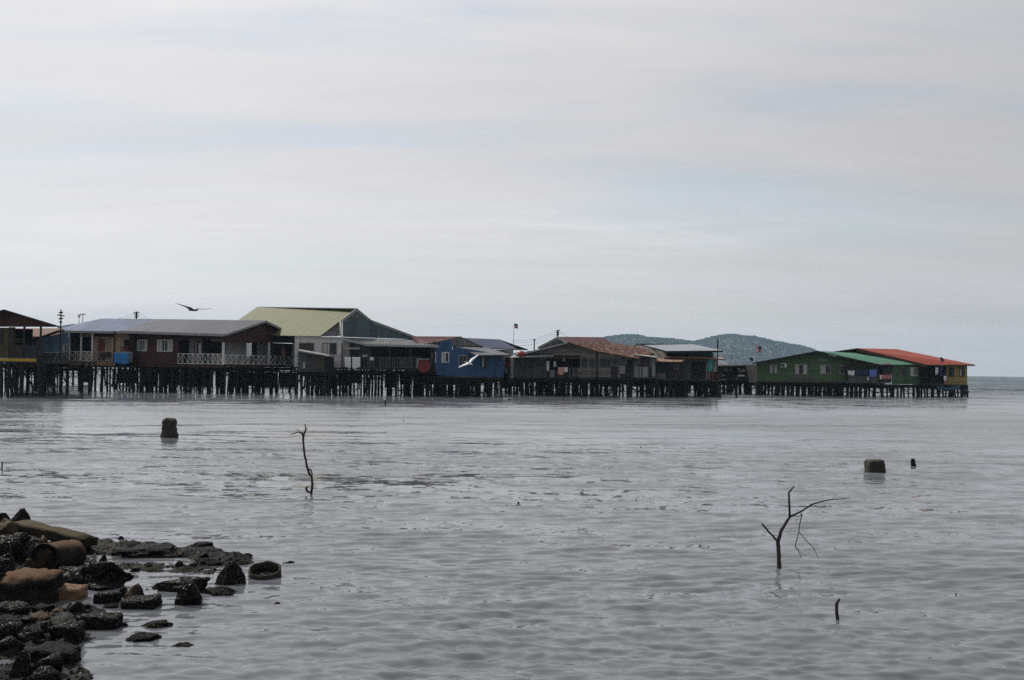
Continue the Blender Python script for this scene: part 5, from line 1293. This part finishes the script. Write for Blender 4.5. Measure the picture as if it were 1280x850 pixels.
for nm, prof, Y, dp, sd, nt_ in (('hill', PA, 2600, 420, 1, 14000), ('far_hill', PB, 2900, 300, 7, 3000)):
    vs, nx, ny = hill(nm, prof, Y, dp, sd); A = []; Fc = []; base = 0
    for _ in range(nt_):
        j = rnd.randrange(0, int(ny * .62)) if rnd.random() < .86 else int(ny * .5) + rnd.choice((-1, 0, 0, 1)); x, y, z = vs[j * (nx + 1) + rnd.randrange(nx + 1)]
        if z < 1: continue
        s = rnd.uniform(1.7, 3.6); jit = 1 + .3 * np.array([rnd.uniform(-1, 1) for _ in range(len(TV))])[:, None]
        A.append(TV * jit * np.array([s, s, s * rnd.uniform(.5, .8)]) + np.array([x + rnd.uniform(-7, 7), y + rnd.uniform(-8, 8), z + s * .25])); Fc.append(TF + base); base += len(TV)
    me = bpy.data.meshes.new('forest'); me.from_pydata(np.concatenate(A).tolist(), [], np.concatenate(Fc).tolist()); me.materials.append(FM)
    o = bpy.data.objects.new('forest', me); COL.objects.link(o); tag(o, kind='stuff')

# ================================================================== WATER
fan = np.concatenate([np.linspace(-80, -34, 60), np.linspace(-33.8, 33.8, 1000), np.linspace(34, 80, 60)]); fan = np.radians(fan)
rows = [2.0]
while rows[-1] < 70: rows.append(rows[-1] + max(.018, rows[-1] ** 2 / (1040 * CAMH) * .66))
while rows[-1] < 3350: rows.append(min(rows[-1] * 1.12, 3360))
rows = np.array(rows); D_, T_ = np.meshgrid(rows, fan, indexing='ij'); X = D_ * np.sin(T_); Yw = D_ * np.cos(T_)
Z = np.zeros_like(X); spac = np.gradient(rows)[:, None]; rg = np.random.default_rng(3)
for k in range(100):
    lam = float(np.exp(rg.uniform(np.log(.075), np.log(.42)))) if k < 64 else float(np.exp(rg.uniform(np.log(.45), np.log(1.7)))) if k < 88 else rg.uniform(2, 6)
    ang = rg.normal(math.radians(96), .3); kk = 2 * math.pi / lam
    amp = lam * (.0064 if k < 64 else .0027 if k < 88 else .0011); wgt = np.clip((lam / (spac * 2.2) - 1), 0, 1)
    ph = kk * (X * math.cos(ang) + Yw * math.sin(ang)) + rg.uniform(0, 6.28)
    Z += amp * wgt * (np.sin(ph + .5 * np.sin(X * .31 + k) + .4 * np.sin(Yw * .23 + 2 * k)))
calm = np.clip((np.hypot(X + 6, (Yw - 11) * .8) - 1.5) / 4, .25, 1); Z *= calm
nr, nc = X.shape
P = np.stack([X, Yw, Z], -1).reshape(-1, 3); idx = np.arange(nr * nc).reshape(nr, nc)
Q = np.stack([idx[:-1, :-1], idx[:-1, 1:], idx[1:, 1:], idx[1:, :-1]], -1).reshape(-1, 4)
me = bpy.data.meshes.new('water'); me.vertices.add(len(P)); me.vertices.foreach_set('co', P.astype(np.float32).ravel())
me.loops.add(Q.size); me.loops.foreach_set('vertex_index', Q.astype(np.int32).ravel()); me.polygons.add(len(Q))
me.polygons.foreach_set('loop_start', np.arange(0, Q.size, 4, dtype=np.int32)); me.update(calc_edges=True); me.polygons.foreach_set('use_smooth', [True] * len(Q))
m, nt, b = new_mat('sea_water'); ge = N(nt, 'ShaderNodeNewGeometry'); pos = ge.outputs['Position']
def slope(scale_vec, sc, amp, detail=3, rot=0.06):
    n = noise_n(nt, mapping(nt, pos, scale_vec, (0, 0, rot)), sc, detail, .55)
    v = N(nt, 'ShaderNodeVectorMath', operation='SUBTRACT'); nt.links.new(n.outputs['Color'], v.inputs[0]); v.inputs[1].default_value = (.5, .5, .5)
    w = N(nt, 'ShaderNodeVectorMath', operation='MULTIPLY'); nt.links.new(v.outputs[0], w.inputs[0]); w.inputs[1].default_value = amp; return w.outputs[0]
def vadd(a, c):
    n = N(nt, 'ShaderNodeVectorMath', operation='ADD')
    for s_, x in zip(n.inputs, (a, c)):
        if isinstance(x, tuple): s_.default_value = x
        else: nt.links.new(x, s_)
    return n.outputs[0]
s1 = slope((.3, 1, 1), 9, (.5, 1.0, 0)); s2 = slope((.22, 1, 1), 1.7, (.3, .7, 0)); s3 = slope((.3, 1, 1), .5, (.16, 1.0, 0), 4); s4 = slope((.25, 1, 1), .08, (.05, .24, 0), 4)
gust = ramp(nt, noise_n(nt, mapping(nt, pos, (.35, 1, 1)), .03, 3).outputs['Fac'], [(.36, .5), (.66, 1.35)])
n5 = noise_n(nt, pos, .05, 3)
spw = N(nt, 'ShaderNodeSeparateXYZ'); nt.links.new(pos, spw.inputs[0])
shal = ramp(nt, math_n(nt, 'MULTIPLY', math_n(nt, 'ADD', spw.outputs['Y'], math_n(nt, 'MULTIPLY', n5.outputs['Fac'], 30)), 1 / 250), [(.38, 0.0), (.75, 1.0)])   # silty shallows, then clear deep water offshore
gust = math_n(nt, 'MULTIPLY', gust, math_n(nt, 'MULTIPLY_ADD', shal, 5.0, 1.0))
far = math_n(nt, 'MULTIPLY_ADD', spw.outputs['Y'], 1 / 50, -.6, clamp=True)      # out in the bay the chop is longer and smoother
def vscale(v, f):
    n = N(nt, 'ShaderNodeVectorMath', operation='SCALE'); nt.links.new(v, n.inputs[0]); nt.links.new(f, n.inputs['Scale']); return n.outputs[0]
tot = vadd(vscale(vadd(s1, s2), math_n(nt, 'MULTIPLY_ADD', far, -.68, 1.0)), vadd(vscale(s3, math_n(nt, 'MULTIPLY_ADD', far, .55, .45)), s4)); sc_ = N(nt, 'ShaderNodeVectorMath', operation='SCALE'); nt.links.new(tot, sc_.inputs[0]); nt.links.new(gust, sc_.inputs['Scale'])
# at a glancing view only the wave faces turned to the shore are seen, the backs hide behind the crests
sps = N(nt, 'ShaderNodeSeparateXYZ'); nt.links.new(sc_.outputs[0], sps.inputs[0]); spp = N(nt, 'ShaderNodeSeparateXYZ'); nt.links.new(pos, spp.inputs[0])
fb = math_n(nt, 'MULTIPLY', math_n(nt, 'MULTIPLY_ADD', spp.outputs['Y'], 1 / 45, -.3, clamp=True), .84)
tilt = math_n(nt, 'MULTIPLY', ramp(nt, math_n(nt, 'MULTIPLY', spp.outputs['Y'], 1 / 100), [(.2, 0.0), (.36, 1.0), (.5, 1.0), (.86, 0.0)]), -.075)
ab = math_n(nt, 'ADD', math_n(nt, 'MULTIPLY', math_n(nt, 'ABSOLUTE', sps.outputs['Y']), -1.0), tilt)
mxn = N(nt, 'ShaderNodeMix', data_type='FLOAT'); nt.links.new(fb, mxn.inputs['Factor']); nt.links.new(sps.outputs['Y'], mxn.inputs[2]); nt.links.new(ab, mxn.inputs[3])
cbn = N(nt, 'ShaderNodeCombineXYZ'); nt.links.new(sps.outputs['X'], cbn.inputs[0]); nt.links.new(mxn.outputs[0], cbn.inputs[1])
nn = N(nt, 'ShaderNodeVectorMath', operation='NORMALIZE'); nt.links.new(vadd(cbn.outputs[0], ge.outputs['Normal']), nn.inputs[0]); nt.links.new(nn.outputs[0], b.inputs['Normal'])
nt.links.new(mixc(nt, shal, mixc(nt, n5.outputs['Fac'], (.108, .118, .134), (.135, .143, .156)), (.006, .03, .038)), b.inputs['Base Color']); b.inputs['Roughness'].default_value = .035; b.inputs['IOR'].default_value = 1.33
me.materials.append(m); o = bpy.data.objects.new('water', me); COL.objects.link(o); tag(o, kind='structure')

# ================================================================== AIR
mb = MB(); mb.obox((-3700, -300, -2.2), (7400, 0, 0), (0, 4100, 0), (0, 0, 142)); 
m = bpy.data.materials.new('haze_air'); m.use_nodes = True; nt = m.node_tree; nt.nodes.remove(nt.nodes['Principled BSDF']); pv = N(nt, 'ShaderNodeVolumePrincipled'); pv.inputs['Density'].default_value = .00016; pv.inputs['Color'].default_value = (.56, .78, 1, 1)
nt.links.new(pv.outputs[0], nt.nodes['Material Output'].inputs['Volume']); o = mb.build('haze', m, merge=True); tag(o, kind='stuff')

# ================================================================== LIGHT AND SKY
SUN_EL, SUN_AZ = R(50), R(-46)          # azimuth clockwise from +Y: the sun stands ahead, to the left
sdir = Vector((math.cos(SUN_EL) * math.sin(SUN_AZ), math.cos(SUN_EL) * math.cos(SUN_AZ), math.sin(SUN_EL)))
L = bpy.data.lights.new('sun', 'SUN'); L.energy = 3.0; L.angle = R(.8); L.color = (1, .95, .87); lo = bpy.data.objects.new('sun', L); COL.objects.link(lo)
lo.rotation_euler = (-sdir).to_track_quat('-Z', 'Y').to_euler()
w = bpy.data.worlds.new('World'); SC.world = w; w.use_nodes = True; nt = w.node_tree; bg = nt.nodes['Background']
sky = N(nt, 'ShaderNodeTexSky'); sky.sky_type = 'NISHITA'; sky.sun_disc = False; sky.sun_elevation = SUN_EL; sky.sun_rotation = SUN_AZ % (2 * math.pi); sky.dust_density = 1.0; sky.air_density = 1.2
tc = N(nt, 'ShaderNodeTexCoord'); g = tc.outputs['Generated']; sp = N(nt, 'ShaderNodeSeparateXYZ'); nt.links.new(g, sp.inputs[0])
zz = math_n(nt, 'ADD', math_n(nt, 'MAXIMUM', sp.outputs['Z'], 0.0), .16)
cb = N(nt, 'ShaderNodeCombineXYZ'); nt.links.new(math_n(nt, 'DIVIDE', sp.outputs['X'], zz), cb.inputs[0]); nt.links.new(math_n(nt, 'DIVIDE', sp.outputs['Y'], zz), cb.inputs[1])
c1_ = noise_n(nt, mapping(nt, cb.outputs[0], (.42, 1.2, 1), (0, 0, .1)), 1.5, 8, .58, .5); c2_ = noise_n(nt, mapping(nt, cb.outputs[0], (.3, 1, 1), (0, 0, -.12)), .9, 6, .55, .3)
mask = ramp(nt, c1_.outputs['Fac'], [(.36, .64), (.54, 1.0)])
dt = N(nt, 'ShaderNodeVectorMath', operation='DOT_PRODUCT'); nt.links.new(g, dt.inputs[0]); dt.inputs[1].default_value = sdir
glow = math_n(nt, 'POWER', math_n(nt, 'MULTIPLY_ADD', dt.outputs['Value'], .5, .5), 2.2)
cv = math_n(nt, 'MULTIPLY', math_n(nt, 'MULTIPLY_ADD', glow, 6.9, 2.15), math_n(nt, 'ADD', math_n(nt, 'MULTIPLY_ADD', c2_.outputs['Fac'], .42, .72), math_n(nt, 'MULTIPLY', noise_n(nt, mapping(nt, cb.outputs[0], (.5, 1.6, 1), (0, 0, .05)), 3.2, 7, .6, .8).outputs['Fac'], .16)))
cv = math_n(nt, 'MULTIPLY', cv, math_n(nt, 'ADD', math_n(nt, 'MULTIPLY', math_n(nt, 'MULTIPLY_ADD', sp.outputs['Z'], -5.0, 1.0, clamp=True), .28), 1.0))
mask = math_n(nt, 'MAXIMUM', mask, math_n(nt, 'MULTIPLY_ADD', sp.outputs['Z'], -4.5, 1.05), clamp=True)      # the deck of cloud closes towards the horizon
def bump1(v, c, w_):      # soft bump of width w_ about c
    d = math_n(nt, 'MULTIPLY', math_n(nt, 'SUBTRACT', v, c), 1 / w_); return math_n(nt, 'POWER', math_n(nt, 'DIVIDE', 1.0, math_n(nt, 'MULTIPLY_ADD', d, d, 1.0)), 2.0)
wn_ = noise_n(nt, mapping(nt, g, (7, 7, 75), (0, R(2), 0)), 1.0, 7, .6, .6)
wisp = math_n(nt, 'MULTIPLY', math_n(nt, 'MULTIPLY', ramp(nt, wn_.outputs['Fac'], [(.42, 0.0), (.68, 1.0)]), bump1(sp.outputs['Z'], .13, .022)), bump1(sp.outputs['X'], .11, .2))
cv = math_n(nt, 'MULTIPLY_ADD', wisp, 1.5, cv)
mask = math_n(nt, 'SUBTRACT', mask, math_n(nt, 'MULTIPLY', math_n(nt, 'MULTIPLY', bump1(sp.outputs['Z'], .118, .012), bump1(sp.outputs['X'], .28, .12)), math_n(nt, 'MULTIPLY', wn_.outputs['Fac'], .5)), clamp=True)
cl = N(nt, 'ShaderNodeVectorMath', operation='SCALE'); cl.inputs[0].default_value = (1.0, .988, 1.003); nt.links.new(cv, cl.inputs['Scale'])
colr = mixc(nt, mask, sky.outputs[0], cl.outputs[0]); nt.links.new(colr, bg.inputs['Color']); bg.inputs['Strength'].default_value = .1

SC.render.resolution_x, SC.render.resolution_y = 1024, 680
SC.view_settings.view_transform = 'Standard'; SC.view_settings.look = 'None'; SC.view_settings.exposure = .13; SC.view_settings.gamma = 1
SC.cycles.use_denoising = False
SC.cycles.sample_clamp_indirect = 4
SC.cycles.sample_clamp_direct = 6
